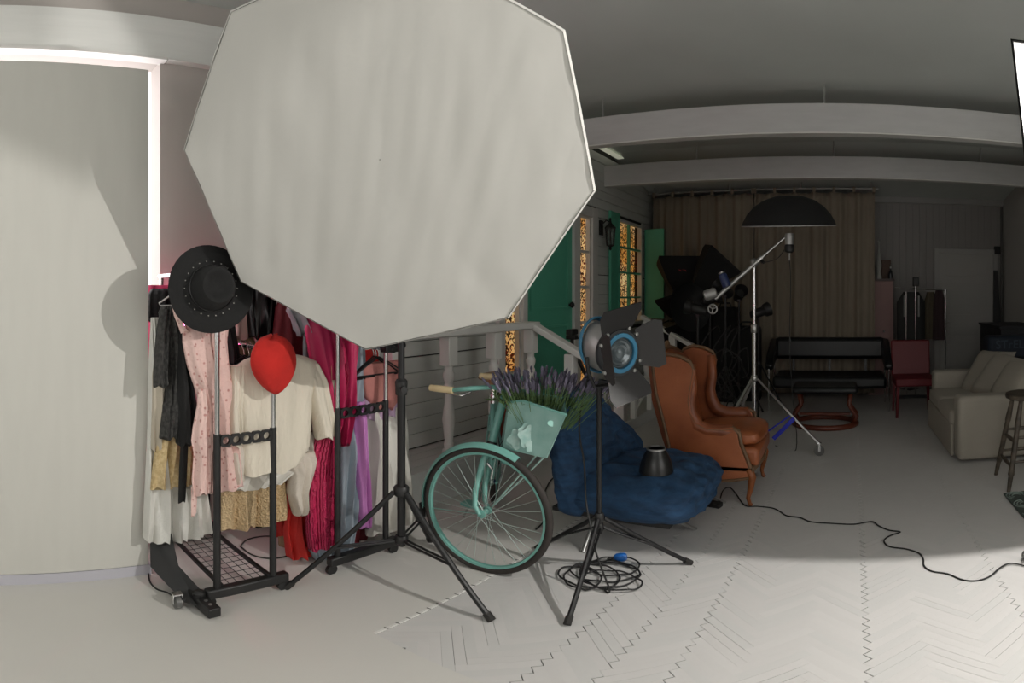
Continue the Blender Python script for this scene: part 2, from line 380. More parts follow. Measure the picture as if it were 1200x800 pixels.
# curtain, rail, rings
cm = mat('beige_curtain', '857b6c', .85, var=.06, vscale=3, bump=.1, bscale=50)
cr = thing('curtain_rail', 'long white curtain rail under the ceiling carrying the beige curtain', 'rail', (-1, 7.4, 2.87))
MB().tube([(-2.7, 7.4, 2.875), (.55, 7.4, 2.875)], .012, 8).build('rail_tube', silver, cr)
for x in (-2.6, -1.5, -.5, .45): MB().tube([(x, 7.4, 2.875), (x, 7.4, 2.98)], .008, 6).build('rail_bracket', silver, cr)
random.seed(5)
def curtain(x0, x1, lab, top=2.83, bot=.05, Y=7.4):
    rows = []; N = int((x1-x0)/.012); ph = random.random()*6
    for k in range(26):
        t = k/25; z = lerp(top, bot, t); row = []
        for i in range(N+1):
            x = lerp(x0, x1, i/N); sag = .02*abs(sin((x-x0)*pi/.27))*max(0, 1-t*12)
            y = Y+.03*sin(x*23+ph)*(.6+.4*t)+.018*sin(x*51+ph*2+t)+.012*sin(x*9+t*2)
            row.append(V((x, y, z-sag)))
        rows.append(row)
    o = thing('curtain', lab, 'curtain', ((x0+x1)/2, Y, 0), None)
    MB().grid(rows).build('cloth', cm, o, solid=.002, sharp=80)
    n = int((x1-x0)/.27)
    for i in range(n+1):
        x = x0+.01+i*(x1-x0-.02)/max(n, 1)
        MB().box(x-.02, x+.02, Y-.012, Y+.012, 2.82, 2.895).build('hanging_loop', cm, o)
curtain(-2.62, -1.16, 'beige curtain left half, behind the green shutter and the softboxes')
curtain(-1.15, .5, 'beige curtain right half, behind the boom light and the black couch')

# back door
d2 = struct(MB().box(1.43, 1.5, YB-.04, YB, 0, 2.1).box(2.34, 2.41, YB-.04, YB, 0, 2.1).box(1.5, 2.34, YB-.04, YB, 2.03, 2.1).build('door_2', mat('door_trim', 'a3a19e', .6), bevel=.004))
MB().box(1.5, 2.34, YB-.02, YB, 0, 2.03).build('door_leaf', mat('door_white', 'a5a39f', .55), d2)
for z in (.5, .95, 1.4, 1.85): MB().box(1.6, 2.24, YB-.026, YB-.02, z-.16, z+.16).build('door_panel', mat('door_white', '', .5), d2, bevel=.004)
MB().tube([(1.56, YB-.06, 1.0), (1.66, YB-.06, 1.0)], .01, 6).build('door_handle', steel, d2)

# ================= RIG LIGHTS IN THE FOREGROUND =================
def stand(label, C, feet, hub, low, top, rp=.016, cat='light stand', name='light_stand', legr=.011, m=None, m2=None, stages=()):
    m = m or blackm; r = thing(name, label, cat, (C[0], C[1], 0))
    x, y = C
    MB().tube([(x, y, low-.03), (x, y, hub+.5 if stages else top)], rp, 12).build('pole', m, r)
    z0 = hub+.5
    for i, s_ in enumerate(stages):
        MB().tube([(x, y, z0-.02), (x, y, s_)], rp*(.82-.16*i), 12).build('pole', m2 or m, r)
        MB().lathe((x, y, z0-.04), (0, 0, 1), [(rp*1.4, 0), (rp*1.5, .06), (rp*1.1, .07)], 12).tube([(x, y, z0-.01), (x+.05, y-.03, z0-.01)], [.012, .016], 8).build('clamp_collar', black, r)
        z0 = s_
    MB().lathe((x, y, hub-.02), (0, 0, 1), [(rp*1.5, 0), (rp*1.9, .01), (rp*1.9, .04), (rp*1.5, .05)], 12).build('upper_collar', black, r)
    MB().lathe((x, y, low-.02), (0, 0, 1), [(rp*1.3, 0), (rp*1.7, .01), (rp*1.7, .035), (rp*1.3, .045)], 12).build('lower_collar', black, r)
    for f in feet:
        d = (V((f[0], f[1], 0))-V((x, y, 0))); dn = d.normalized(); fr = [rp*1.3]
        a = V((x, y, hub))+dn*rp*1.8; b = V((f[0], f[1], .018))
        side = V((-dn.y, dn.x, 0))*.011
        lg = MB().tube([a, b], legr, 8).build('leg', m, r)
        MB().tube([b-(b-a).normalized()*.03, b+(b-a).normalized()*.012], legr*1.35, 8).build('rubber_foot', rub, lg)
        mid = a.lerp(b, .56)
        for s_ in (-1, 1): MB().tube([V((x, y, low))+dn*rp*1.6+side*s_, mid+side*s_], legr*.45, 6).build('brace', m, r)
    return r
# big octabox and its stand
st1 = stand('tall black light stand carrying the big octagonal softbox, beside the clothes racks', (-1.717, 1.655), [(-1.22, 1.64), (-1.977, 1.233), (-1.95, 2.09)], .50, .25, 2.02, .019, stages=(1.5, 2.02), legr=.013)
oc = V((-1.3194, 1.1716, 1.8479)); on = V((.5644, -.7352, -.375)).normalized()
ou = V((0, 0, 1)).cross(on).normalized(); ov = on.cross(ou); OR = .7081; ph0 = 15.5632
def octp(r, h, k): a = ph0+k*pi/4; return oc+on*h+(ou*cos(a)+ov*sin(a))*r
ob = thing('octabox', 'huge white octagonal softbox face tilted down towards the viewer', 'softbox', tuple(oc-on*.3))
rows = []; NR = 44; NA = 192; from mathutils import noise
for i in range(NR+1):
    t = i/NR; row = []
    for j in range(NA):
        k = j*8/NA; k0 = int(k); f = k-k0
        edge = octp(OR, 0, k0).lerp(octp(OR, 0, k0+1), f)
        a = 2*pi*j/NA
        q_ = oc.lerp(edge, t)-oc; pu, pv = q_.dot(ou), q_.dot(ov); fade = min(1, (1-t)*5)
        h = -.014*(1-t*t)+fade*(.006*noise.noise(V((pu*6+pv*1.1, pv*1.3, 1)))+.003*noise.noise(V((pu*17-pv*3, pv*2.2, 5)))+.004*abs(noise.noise(V((pu*4, pv*3, 9)))))
        wr_ = .0012*sin(a*23)*t**6
        row.append(oc.lerp(edge, max(t, .003))+on*(h+wr_))
    rows.append(row)
f = MB(); f.v = [p for r_ in rows for p in r_]
f.f = [(i*NA+j, i*NA+(j+1) % NA, (i+1)*NA+(j+1) % NA, (i+1)*NA+j) for i in range(NR) for j in range(NA)]
difm = mat('diffuser_fabric', 'b8b7b2', .8, bump=.5, bscale=2.6, stretch=(1, 1, .4))
f.build('diffuser', difm, ob, sharp=180)
MB().loft([[octp(OR*1.0, .004, k) for k in range(8)], [octp(OR*1.016, -.012, k) for k in range(8)], [octp(OR*1.018, -.03, k) for k in range(8)]], cap=False).build('hem', mat('hem_white', 'c4c3be', .8), ob, smooth=False)
MB().loft([[octp(OR*1.014, -.028, k) for k in range(8)], [octp(OR*1.02, -.07, k) for k in range(8)], [octp(OR*.9, -.19, k) for k in range(8)], [octp(OR*.62, -.34, k) for k in range(8)], [octp(.12, -.5, k) for k in range(8)]], cap=False).build('shell', blackf, ob, solid=.003)
for k in range(8): MB().tube([octp(OR*1.0, -.01, k), octp(OR*.99, -.07, k), octp(OR*.88, -.18, k), octp(OR*.6, -.33, k), octp(.1, -.49, k)], .005, 6).build('rod', steel, ob)
MB().lathe(oc-on*.5, -on, [(.13, 0), (.13, .03), (.08, .04), (.08, .0)], 20).build('speed_ring', silver, ob)
fh = thing('strobe_head', 'black studio strobe head behind the big octagonal softbox', 'strobe', tuple(oc-on*.6))
MB().lathe(oc-on*.54, -on, [(.06, 0), (.065, .02), (.065, .24), (.05, .26)], 20).build('body', black, fh)
MB().bar(oc-on*.62-V((0, 0, .07)), (-1.717, 1.655, 2.03), .03, .05).build('mount', black, fh)

# softbox (open front) holding the light, at the right edge
sb = thing('open_softbox', 'bright open softbox cut off by the right picture edge under the ceiling', 'softbox', (1.15, 2.1, 2.3))
TL, BL, BR, TR = V((.6, 1.8, 2.36)), V((.79, 2.13, 1.77)), V((1.62, 2.13, 1.77)), V((1.8, 1.8, 2.36))
back = V((1.16, 2.42, 2.52)); inner = mat('softbox_white_lining', '8f8e8c', .7)
q = [back+(V(d)*.09) for d in ((-1, -.45, .8), (-1, .45, -.8), (1, .45, -.8), (1, -.45, .8))]
rim = [TL, BL, BR, TR]; mids = []
for a_, b_ in zip(rim, q): mids.append(a_.lerp(b_, .45)+((a_+b_)/2-back).normalized()*.07)
cen_ = (TL+BL+BR+TR)/4
def grow(p, k): return p+(p-V((1.16, 2.25, 2.2)))*k
MB().loft([rim, mids, q], cap=False).build('lining', inner, sb, smooth=False)
MB().loft([[grow(p, .02) for p in rim], [grow(p, .04) for p in mids], [grow(p, .1) for p in q]], cap=False).build('shell', blackf, sb, smooth=False)
MB().prism([grow(p, .08) for p in q], (0, .01, .02)).build('back_plate', black, sb, smooth=False)
MB().tube([TL, BL, BR, TR], .008, 6, closed=True).build('rim_piping', black, sb)
MB().prism([V((.726, *p)) for p in ((1.82, 2.161), (1.64, 2.244), (1.5, 2.31), (1.5, 2.42), (1.82, 2.42))], (.004, 0, 0)).build('shading_flap', blackf, sb, smooth=False)  # unseen flap, added to keep the flash off the top of the backdrop
sh = thing('strobe_head', 'grey strobe head behind the open softbox at the right edge', 'strobe', tuple(back))
MB().lathe(back+V((.0, .08, .06)), (0, .75, .65), [(.07, 0), (.07, .22), (.05, .25)], 16).build('body', silver, sh)
MB().bar((1.3, 2.62, 2.5), (1.16, 2.6, 2.66), .03, .04).build('mount', black, sh)
# its chrome stand with castors (one castor peeks in at the right)
cs = thing('caster_stand', 'chrome rolling stand at the right picture edge, one castor showing on the floor', 'light stand', (1.32, 2.65, 0))
MB().tube([(1.32, 2.65, .25), (1.32, 2.65, 2.55)], .018, 12).build('pole', chrome, cs)
def castor(root, x, y, r=.032, tall=.085):
    MB().lathe((x, y+.014, r+.004), (0, -1, 0), [(r*.5, 0), (r, .003), (r, .025), (r*.5, .028)], 18).build('castor_wheel', mat('castor_grey', '5d5d5b', .5), root)
    MB().box(x-.008, x+.012, y-.02, y-.016, r, tall).box(x-.008, x+.012, y+.016, y+.02, r, tall).box(x-.016, x+.018, y-.02, y+.02, tall, tall+.006).build('castor_fork', chrome, root)
for x, y in ((.905, 2.47), (1.55, 2.35), (1.45, 3.08)):
    MB().tube([(1.32, 2.65, .45), (x, y, .1)], .012, 8).build('leg', chrome, cs); castor(cs, x, y, .034, .09)
MB().bar((.86, 2.45, .012), (.93, 2.44, .012), .02, .012).build('brake_pedal', steel, cs)

# fresnel lamp on the middle stand
st2 = stand('slim black light stand in front of the blue lounge chair', (-1.037, 2.206), [(-.961, 1.77), (-.698, 2.489), (-1.452, 2.357)], .34, .29, 1.0, .012, legr=.012)
lam = thing('fresnel_lamp', 'blue and silver fresnel lamp with four open black barn doors', 'lamp', (-1.03, 2.2, 1.1))
blue = mat('lamp_blue', '3a7899', .4); bd = mat('barn_door_black', '222121', .55)
fc = PR(725, 413, 2.32); fd = V((.88, -.465, -.07)).normalized()      # lens centre and facing
fu = V((0, 0, 1)).cross(fd).normalized(); fv = fd.cross(fu)
if fv.z < 0: fv = -fv; fu = -fu
ra = radians(12) if (Matrix.Rotation(radians(12), 3, fd) @ V((cos(bear(725)), -sin(bear(725)), 0))).z > 0 else radians(-12)
fu, fv = Matrix.Rotation(ra, 3, fd) @ fu, Matrix.Rotation(ra, 3, fd) @ fv
def FP(a, b, h): return fc+fu*a+fv*b+fd*h
def fring(h, s, sy=1, o=0): return [FP(s*cos(2*pi*k/24), sy*s*sin(2*pi*k/24)+o, h) for k in range(24)]
MB().loft([fring(-.155, .05, 1.3, .02), fring(-.145, .088, 1.25, .012), fring(-.05, .098, 1.1, .004), fring(-.02, .09)]).build('body', silver, lam)
MB().loft([fring(-.165, .09, 1.25, .014), fring(-.145, .10, 1.28, .014), fring(-.13, .10, 1.28, .014)], cap=False).build('rear_band', blue, lam, solid=.006)
MB().loft([fring(-.03, .1), fring(.0, .105), fring(.015, .1), fring(.015, .08), fring(-.02, .078)], cap=False).build('front_ring', mat('ring_dark', '2d3033', .5), lam, solid=.004)
MB().loft([fring(.012, .086), fring(.022, .086), fring(.022, .07), fring(.008, .068)], cap=False).build('lens_ring', blue, lam, solid=.003)
MB().loft([fring(.006, .069), fring(.012, .066), fring(.004, .062), fring(.012, .054), fring(.008, .045), fring(.018, .035), fring(.014, .025), fring(.022, .015), fring(.023, .002)]).build('lens', mat('lens_glass', '5b6468', .12, metal=.2), lam)
for a0, b0, a1, b1, nm in ((0, 1, .03, .05, ''), (0, -1, -.02, -.04, ''), (1, 0, .05, .0, ''), (-1, 0, -.03, 0, '')):
    ax_ = fu*a0+fv*b0; sd = fu*b0-fv*a0
    base = fc+ax_*.096+fd*.01
    out = (ax_*.88+fd*.47).normalized() if (a0, b0) != (-1, 0) else (ax_*-.15+fd*.98).normalized()
    ln_ = .125 if (a0, b0) != (-1, 0) else .06
    pts = [base-sd*.082, base+sd*.082, base+sd*.112+out*ln_*.7, base+sd*.10+out*ln_, base-sd*.10+out*ln_, base-sd*.112+out*ln_*.7]
    MB().prism(pts, out.cross(sd).normalized()*.003).build('barn_door', bd, lam, smooth=False)
    for s_ in (-1, 1): MB().lathe(base+sd*.06*s_, fd, [(.009, 0), (.009, .012), (.004, .016)], 8).build('hinge_screw', steel, lam)
yk = [FP(.118, 0, -.07), FP(.122, -.06, -.07), FP(.1, -.14, -.07), FP(0, -.16, -.07), FP(-.1, -.14, -.07), FP(-.122, -.06, -.07), FP(-.118, 0, -.07)]
MB().tube(yk, .009, 8).build('yoke', blackm, lam)
MB().tube([FP(0, -.16, -.07), (-1.037, 2.206, 1.01)], .014, 8).build('spigot', blackm, lam)
MB().bar(FP(-.03, .03, -.17), FP(.03, .03, -.17), .02, .04).build('tie_handle', steel, lam)
# cable from the lamp to the coil
coilm = mat('black_cable', '191919', .55)
def cable(label, pts, r=.004, name='cable', m=coilm, smoothn=6, group=None):
    pts = [V(p) for p in pts]; out = []
    for i in range(len(pts)-1):
        p0, p1, p2, p3 = pts[max(i-1, 0)], pts[i], pts[i+1], pts[min(i+2, len(pts)-1)]
        for k in range(smoothn):
            t = k/smoothn
            out.append(.5*((2*p1)+(-p0+p2)*t+(2*p0-5*p1+4*p2-p3)*t*t+(-p0+3*p1-3*p2+p3)*t**3))
    out.append(pts[-1])
    o = MB().tube(out, r, 6).build(name, m, sharp=180)
    if label: tag(o, label, 'cable', group)
    return o
random.seed(12)
cp = [FP(0, -.05, -.2), (-1.16, 2.25, .8), (-1.13, 2.24, .6), (-1.10, 2.2, .42), (-1.05, 2.14, .33), (-1.0, 2.1, .2), (-.93, 2.08, .03)]
base = G(703, 678)
for k in range(104):
    a = -.3+k*.36; q = k//18; rr = .115+.02*sin(k*.31)+.015*sin(k*.17)
    cx = base.x+lerp((-.05, .04, -.08, .05, .0, .05)[q % 6], (.04, -.08, .05, .0, .05, .0)[q % 6], (k % 18)/18); cy = base.y+lerp((-.08, .09, -.11, .06, .16, -.04)[q % 6], (.09, -.11, .06, .16, -.04, 0)[q % 6], (k % 18)/18)
    cp.append((cx+rr*1.15*cos(a), cy+rr*.95*sin(a), .012+.004*(k % 3)+.0015*q))
cable('black lamp cable hanging from the fresnel lamp and coiled on the floor below it', cp, .0045, smoothn=5)
pb = G(727, 653, .035)
pl_ = thing('blue_plug', 'bright blue cable plug lying on the coiled black cable', 'plug', (pb.x, pb.y, 0.006))
MB().lathe((pb.x-.03, pb.y-.005, .034), (1, .2, .1), [(.012, 0), (.02, .01), (.024, .03), (.024, .05), (.018, .06)], 12).build('plug_body', mat('plug_blue', '1f62b0', .4), pl_)
MB().tube([(pb.x-.03, pb.y-.005, .034), (pb.x-.06, pb.y-.02, .02)], .006, 6).build('strain_relief', black, pl_)

# ================= CLOTHES RACKS =================
def holed_bar(y0, y1, x, zc, h=.05, n=5, th=.014):
    b = MB(); cw = (y1-y0)/n; N = 16; r = h*.32
    for i in range(n):
        cy = y0+cw*(i+.5); ring = []; sq = []
        for k in range(N):
            a = 2*pi*k/N+pi/N; c_, s_ = cos(a), sin(a); m_ = max(abs(c_), abs(s_)); ring.append((cy+r*c_, zc+r*s_)); sq.append((cy+cw/2*c_/m_, zc+h/2*s_/m_))
        b.loft([[V((x, *p)) for p in sq], [V((x, *p)) for p in ring], [V((x-th, *p)) for p in ring], [V((x-th, *p)) for p in sq]], cap=False, closed=True)
    return b
def rack(label, x0, x1, ya, yb, za, zb, zcross, shelf=True):
    r = thing('clothes_rack', label, 'clothes rack', ((x0+x1)/2, (ya+yb)/2, 0), )
    for x in (x0, x1):
        MB().box(x-.022, x+.022, ya-.05, yb+.07, .05, .10).build('base_bar', black, r, bevel=.008)
        for y, zt in ((ya, za), (yb, zb)):
            MB().tube([(x, y, .09), (x, y, zcross+.03)], .0155, 12).build('lower_post', black, r)
            MB().tube([(x, y, zcross+.02), (x, y, zt)], .0115, 12).build('chrome_post', chrome, r)
        for y in (ya-.035, yb+.05):
            MB().lathe((x+.012, y, .03), (-1, 0, 0), [(.012, 0), (.028, .002), (.028, .022), (.012, .024)], 14).box(x-.006, x+.006, y-.01, y+.01, .03, .052).build('castor', black, r)
        holed_bar(ya+.012, yb-.012, x+.012, zcross, .05).build('cross_plate', black, r, smooth=False)
    for y, zt in ((ya, za), (yb, zb)):
        MB().tube([(x0+.05, y, zt), (x1-.03, y, zt)], .0115, 12).build('hanging_rail', chrome, r)
        MB().lathe((x0+.03, y, zt), (1, 0, 0), [(.014, 0), (.018, .006), (.018, .03), (.014, .036)], 12).build('rail_cap', black, r)
    if shelf:
        for y in (ya+.02, yb-.02): MB().bar((x0, y, .105), (x1, y, .105), .016, .016).build('shelf_rail', black, r)
        wires = MB(); n = 14
        for i in range(1, n): x = lerp(x0, x1, i/n); wires.tube([(x, ya+.02, .104), (x, yb-.02, .104)], .0018, 5)
        for i in range(1, 6): y = lerp(ya+.02, yb-.02, i/6); wires.tube([(x0, y, .106), (x1, y, .106)], .0018, 5)
        wires.build('wire_shelf', blackm, r, kind='stuff')
    return r
rA = rack('double clothes rack with a wire shelf under the black hat and the red beret', -1.985, -2.68, .905, 1.165, 1.50, 1.165, .80)
rB = rack('double clothes rack with the magenta gown, next to the big light stand', -1.995, -2.68, 1.515, 1.815, 1.52, 1.135, .845, shelf=False)
# wheeled black board foot at the left
ft = thing('stand_foot', 'black wheeled board foot with a perforated beam at the left end of the clothes racks', 'stand', (-2.1, .8, 0))
e_ = V((.03, .035, 0))
MB().prism([PX(175, 622, -2.33), PX(194, 620, -2.27), PX(203, 662, -2.18), PX(232, 694, -2.05), G(238, 712, .03), G(216, 706, .05), PX(176, 664, -2.28)], (.012, .022, 0)).build('board', black, ft, bevel=.003)
MB().bar((-2.22, .815, .05), (-1.87, .845, .04), .055, .05).build('beam', black, ft, bevel=.006)
for k in range(4):
    p = V((-2.02+k*.037, .833+k*.003, .066)); MB().lathe(p, (0, 0, 1), [(.008, 0), (.008, .003), (.002, .003)], 10).build('bolt', steel, ft)
cc = G(206, 713); castor(ft, cc.x, cc.y+.005, .033, .08)
MB().lathe((-1.99, .83, .06), (0, 0, 1), [(.02, 0), (.028, .01), (.028, .03), (.015, .04)], 10).build('knob', black, ft)

# ---- garments: each ring is an outline row (height, left, right) swept round in folds ----
def ringset(rows, X, dep=.05, folds=7, amp=.12, N=56, seed=0, grow=1.0, lean=0, tw=0):
    pts = [(PX(pl, py, X), PX(pr, py, X)) for py, pl, pr in rows]
    # resample
    out = []; M = len(pts)
    for i in range(M-1):
        (a0, a1), (b0, b1) = pts[i], pts[i+1]; n = max(2, int((a0.z-b0.z)/.022))
        for k in range(n): t = k/n; ts = t*t*(3-2*t) if False else t; out.append(((i+ts)/(M-1), a0.lerp(b0, ts), a1.lerp(b1, ts)))
    out.append((1, pts[-1][0], pts[-1][1])); rings = []; rnd = random.Random(seed); p1, p2, p3 = rnd.random()*6, rnd.random()*6, rnd.random()*6
    for t, a, b in out:
        c = (a+b)/2; hw = (b.y-a.y)/2; d = min(dep, abs(hw)*1.1+.012)*(.55+.45*min(1, t*4)); ring = []
        z = (a.z+b.z)/2
        for k in range(N):
            th = 2*pi*k/N; cs_, sn = cos(th), sin(th)
            f = sin(cs_*folds*1.6+p1+.8*sin(z*9+p2))*.6+sin(cs_*folds*2.9+p3+z*3)*.4
            x = X+lean*(1-t)+d*(abs(sn)**.8)*(1 if sn > 0 else -1)*(1+.15*f)+amp*.13*f*(.25+.75*t*grow)*(abs(sn)**.5)*(1 if sn > 0 else -.3)
            y = c.y+hw*cs_*(1+.03*f*t)
            zz = z+(.012*sin(cs_*folds*1.6+p1) if t > .97 else 0)
            ring.append(V((x, y, zz)))
        rings.append(ring)
    return rings
def garment(name, label, cat, X, rows, m, parts=(), group=None, **kw):
    a = PX(rows[0][1], rows[0][0], X); b = PX(rows[0][2], rows[0][0], X); c = (a+b)/2
    r = thing(name, label, cat, (X, c.y, c.z), group)
    MB().loft(ringset(rows, X, seed=sum(map(ord, name)) % 17+len(rows), **kw)).build('cloth', m, r, sharp=60)
    for nm, X2, rw2, m2, kw2 in parts:
        MB().loft(ringset(rw2, X2, seed=len(rw2), **kw2)).build(nm, m2 or m, r, sharp=60)
    return r
def cloth(name, c, **k):
    k.setdefault('bump', .25); k.setdefault('bscale', 90); k.setdefault('rough', .88)
    return mat(name, c, **k)
pinkf = cloth('pink_floral', 'dcbcb5', c2='b98680', vscale=42, kind='voronoi')
knit = cloth('cream_knit', 'd4ccbc', bump=.6, bscale=24, stretch=(1, 3, .7))
tulle = cloth('white_tulle', 'd7d6d0', var=.06, vscale=12)
gold = cloth('gold_lace', 'b8a074', c2='d2bd92', vscale=55, bump=.6)
croch = cloth('crochet_tan', 'c6ad87', c2='ab9069', vscale=120, bump=.8, kind='voronoi')
mag = cloth('magenta_satin', 'b01f52', rough=.5, bump=.1); ruch = cloth('magenta_ruched', 'b51e4f', rough=.55, bump=1.0, bscale=22, kind='wave', stretch=(1, 1, 2.2))
gsat = cloth('grey_satin', '8f9ba5', rough=.45, bump=.1); orch = cloth('orchid_satin', 'c07cbc', rough=.5, bump=.1)
red = cloth('red_cloth', 'b3221c', rough=.7); wine = cloth('wine_cloth', '6b1420', rough=.7); rose = cloth('rose_cloth', 'bd7d76')
wsat = cloth('white_satin', 'cfccc4', rough=.5, bump=.1); bkc = cloth('black_cloth', '171717'); sheer = cloth('black_lace', '2a2a29', c2='474644', vscale=60, bump=.4)
leath = mat('black_leather', '0f0f10', .3, bump=.1, bscale=30); tan_ = cloth('tan_cloth', '8d7a5e'); coatb = cloth('pale_pink_cloth', 'c7aaa2')

garment('floral_dress', 'pale pink floral slip dress hanging behind the chrome post under the black hat', 'dress', -2.07,
    [(383, 214, 268), (400, 214, 266), (425, 219, 268), (455, 229, 272), (480, 236, 272), (505, 230, 277), (535, 228, 280), (560, 227, 282), (572, 226, 284)], pinkf,
    [('strap', -2.05, [(352, 200, 204), (370, 204, 210), (390, 212, 221)], None, dict(dep=.01, folds=1, N=10)),
     ('strap', -2.055, [(355, 203, 206), (370, 210, 214), (385, 219, 226)], None, dict(dep=.01, folds=1, N=10)),
     ('ruffle', -2.04, [(455, 232, 243), (475, 231, 246), (500, 226, 246), (515, 224, 250), (530, 227, 247), (560, 225, 246), (577, 226, 244)], None, dict(dep=.03, folds=3, amp=.2)),
     ('ribbon', -2.06, [(570, 224, 232), (602, 224, 230)], None, dict(dep=.01, folds=1, N=12))], folds=6, amp=.16)
garment('black_dress', 'plain black dress with a long hanging tie left of the pink floral dress', 'dress', -2.15,
    [(375, 208, 214), (400, 208, 216), (430, 208, 221), (460, 207, 227), (480, 207, 230), (510, 207, 229), (518, 207, 226)], bkc,
    [('tie', -2.13, [(515, 212, 221), (550, 210, 219), (580, 209, 217), (589, 209, 216)], None, dict(dep=.012, folds=1, N=14))], folds=4)
garment('lace_blouse', 'sheer black lace blouse with a gathered hem at the left of the black dress', 'blouse', -2.2,
    [(358, 190, 203), (366, 186, 208), (390, 192, 211), (430, 196, 211), (470, 193, 210), (473, 190, 211), (511, 187, 210)], sheer,
    [('sleeve', -2.17, [(362, 188, 202), (385, 184, 197), (410, 182, 196), (440, 180, 195), (451, 180, 196)], None, dict(dep=.035, folds=3))], folds=5)
garment('gold_skirt', 'gold lace skirt hanging below the black blouse at the left', 'skirt', -2.24,
    [(500, 186, 232), (520, 183, 230), (545, 179, 228), (568, 176, 227)], gold, folds=6, amp=.25)
garment('tulle_dress', 'long white tulle dress at the far left of the rack, reaching lowest', 'dress', -2.29,
    [(372, 177, 186), (400, 176, 190), (440, 175, 200), (500, 174, 225), (560, 172, 238), (600, 170, 243), (627, 169, 245)], tulle, folds=8, amp=.32, dep=.07)
garment('pale_gown', 'narrow beige gown between the white tulle dress and the black lace blouse', 'gown', -2.26,
    [(400, 182, 190), (440, 178, 194), (480, 178, 195), (525, 177, 192)], cloth('beige_cloth', 'b9b0a0'), folds=3)
garment('black_camisole', 'black garment with a pink hanger at the far left end of the rack', 'top', -2.42, [(338, 178, 200), (345, 174, 204), (375, 172, 206)], bkc, folds=4)
garment('cream_sweater', 'cream cable-knit sweater hanging under the red beret', 'sweater', -2.06,
    [(414, 306, 336), (419, 288, 356), (426, 277, 370), (445, 273, 372), (470, 279, 364), (500, 281, 363), (525, 281, 362), (541, 283, 352), (549, 284, 345)], knit,
    [('sleeve', -2.055, [(428, 270, 287), (450, 267, 283), (480, 266, 281), (510, 266, 282), (520, 263, 284)], None, dict(dep=.05, folds=3, amp=.08)),
     ('sleeve', -2.045, [(426, 352, 372), (445, 358, 379), (470, 362, 384), (495, 368, 389), (511, 371, 390)], None, dict(dep=.055, folds=3, amp=.08))], folds=4, amp=.06, dep=.07)
garment('cream_blouse', 'off-white satin blouse peeking out below the cream sweater', 'blouse', -2.13,
    [(500, 266, 366), (530, 264, 366), (548, 264, 366), (560, 266, 346), (568, 268, 330)], wsat,
    [('sleeve', -2.09, [(530, 336, 368), (540, 334, 370), (552, 340, 366), (575, 338, 360), (592, 343, 358), (600, 345, 356)], cloth('cream_cloth', 'c9c0b4'), dict(dep=.05, folds=4)),
     ('sleeve', -2.08, [(515, 263, 286), (540, 262, 288), (562, 266, 285)], cloth('cream_cloth', '', ), dict(dep=.05, folds=3))], folds=6, amp=.2)
garment('grey_cardigan', 'thin greige cardigan edge between the sweater and the magenta gown', 'cardigan', -2.12, [(505, 358, 369), (540, 359, 368), (573, 360, 366)], cloth('greige', 'aaa298'), folds=2)
garment('crochet_skirt', 'tan crochet skirt hanging below the cream sweater', 'skirt', -2.18, [(548, 262, 334), (575, 258, 335), (600, 257, 336), (612, 258, 334)], croch, folds=7, amp=.3)
garment('tan_scarf', 'narrow tan scarf hanging beside the red skirt', 'scarf', -2.40, [(560, 330, 342), (610, 327, 340), (652, 328, 338)], tan_, folds=2)
garment('red_skirt', 'bright red skirt low between the two racks', 'skirt', -2.22, [(560, 340, 356), (590, 337, 360), (620, 334, 364), (650, 338, 366)], red,
    [('flounce', -2.36, [(580, 322, 336), (605, 316, 334), (625, 322, 336)], None, dict(dep=.04, folds=2))], folds=5, amp=.25)
garment('ruched_gown', 'magenta gown with a ruched skirt beside the chrome post of the right rack', 'gown', -2.09,
    [(372, 364, 396), (390, 360, 400), (410, 362, 404), (440, 370, 408), (480, 378, 400), (515, 368, 393), (540, 362, 392), (580, 359, 391), (620, 360, 389), (640, 363, 387)], ruch,
    [('bodice', -2.06, [(368, 362, 392), (385, 358, 398), (410, 362, 402), (450, 372, 402), (500, 380, 396)], mag, dict(dep=.05, folds=4, amp=.16))], folds=4, amp=.16)
garment('magenta_gown', 'smooth magenta gown between the chrome post and the grey satin gown', 'gown', -2.10,
    [(386, 396, 414), (400, 398, 418), (440, 399, 414), (480, 400, 411), (520, 399, 405)], mag, folds=3, amp=.2)
garment('satin_gown', 'long blue-grey satin gown left of the orchid gown', 'gown', -2.14,
    [(396, 414, 425), (420, 410, 425), (450, 406, 424), (500, 400, 421), (560, 396, 418), (610, 392, 414), (640, 390, 409), (650, 391, 408)], gsat, folds=5, amp=.2)
garment('grey_gown', 'grey satin gown hem showing under the magenta gown', 'gown', -2.17, [(560, 355, 392), (600, 358, 394), (640, 362, 396), (652, 368, 396)], gsat, folds=4, amp=.2)
garment('orchid_gown', 'orchid pink satin gown, a narrow strip between grey satin and white skirt', 'gown', -2.10, [(470, 413, 425), (500, 414, 426), (560, 418, 429), (616, 420, 430)], orch, folds=3, amp=.2)
garment('wine_skirt', 'dark wine skirt hem behind the blue-grey gown', 'skirt', -2.25, [(540, 408, 428), (600, 402, 430), (645, 398, 428)], wine, folds=3)
garment('rose_top', 'dusty rose top on black wire hangers at the right rack end', 'top', -2.10, [(424, 424, 468), (440, 424, 470), (460, 427, 469), (472, 434, 464), (478, 440, 458)], rose,
    [('lilac_hem', -2.12, [(462, 425, 470), (478, 425, 471), (488, 426, 471)], cloth('lilac', 'b59ab5'), dict(dep=.04, folds=4))], folds=3, amp=.06)
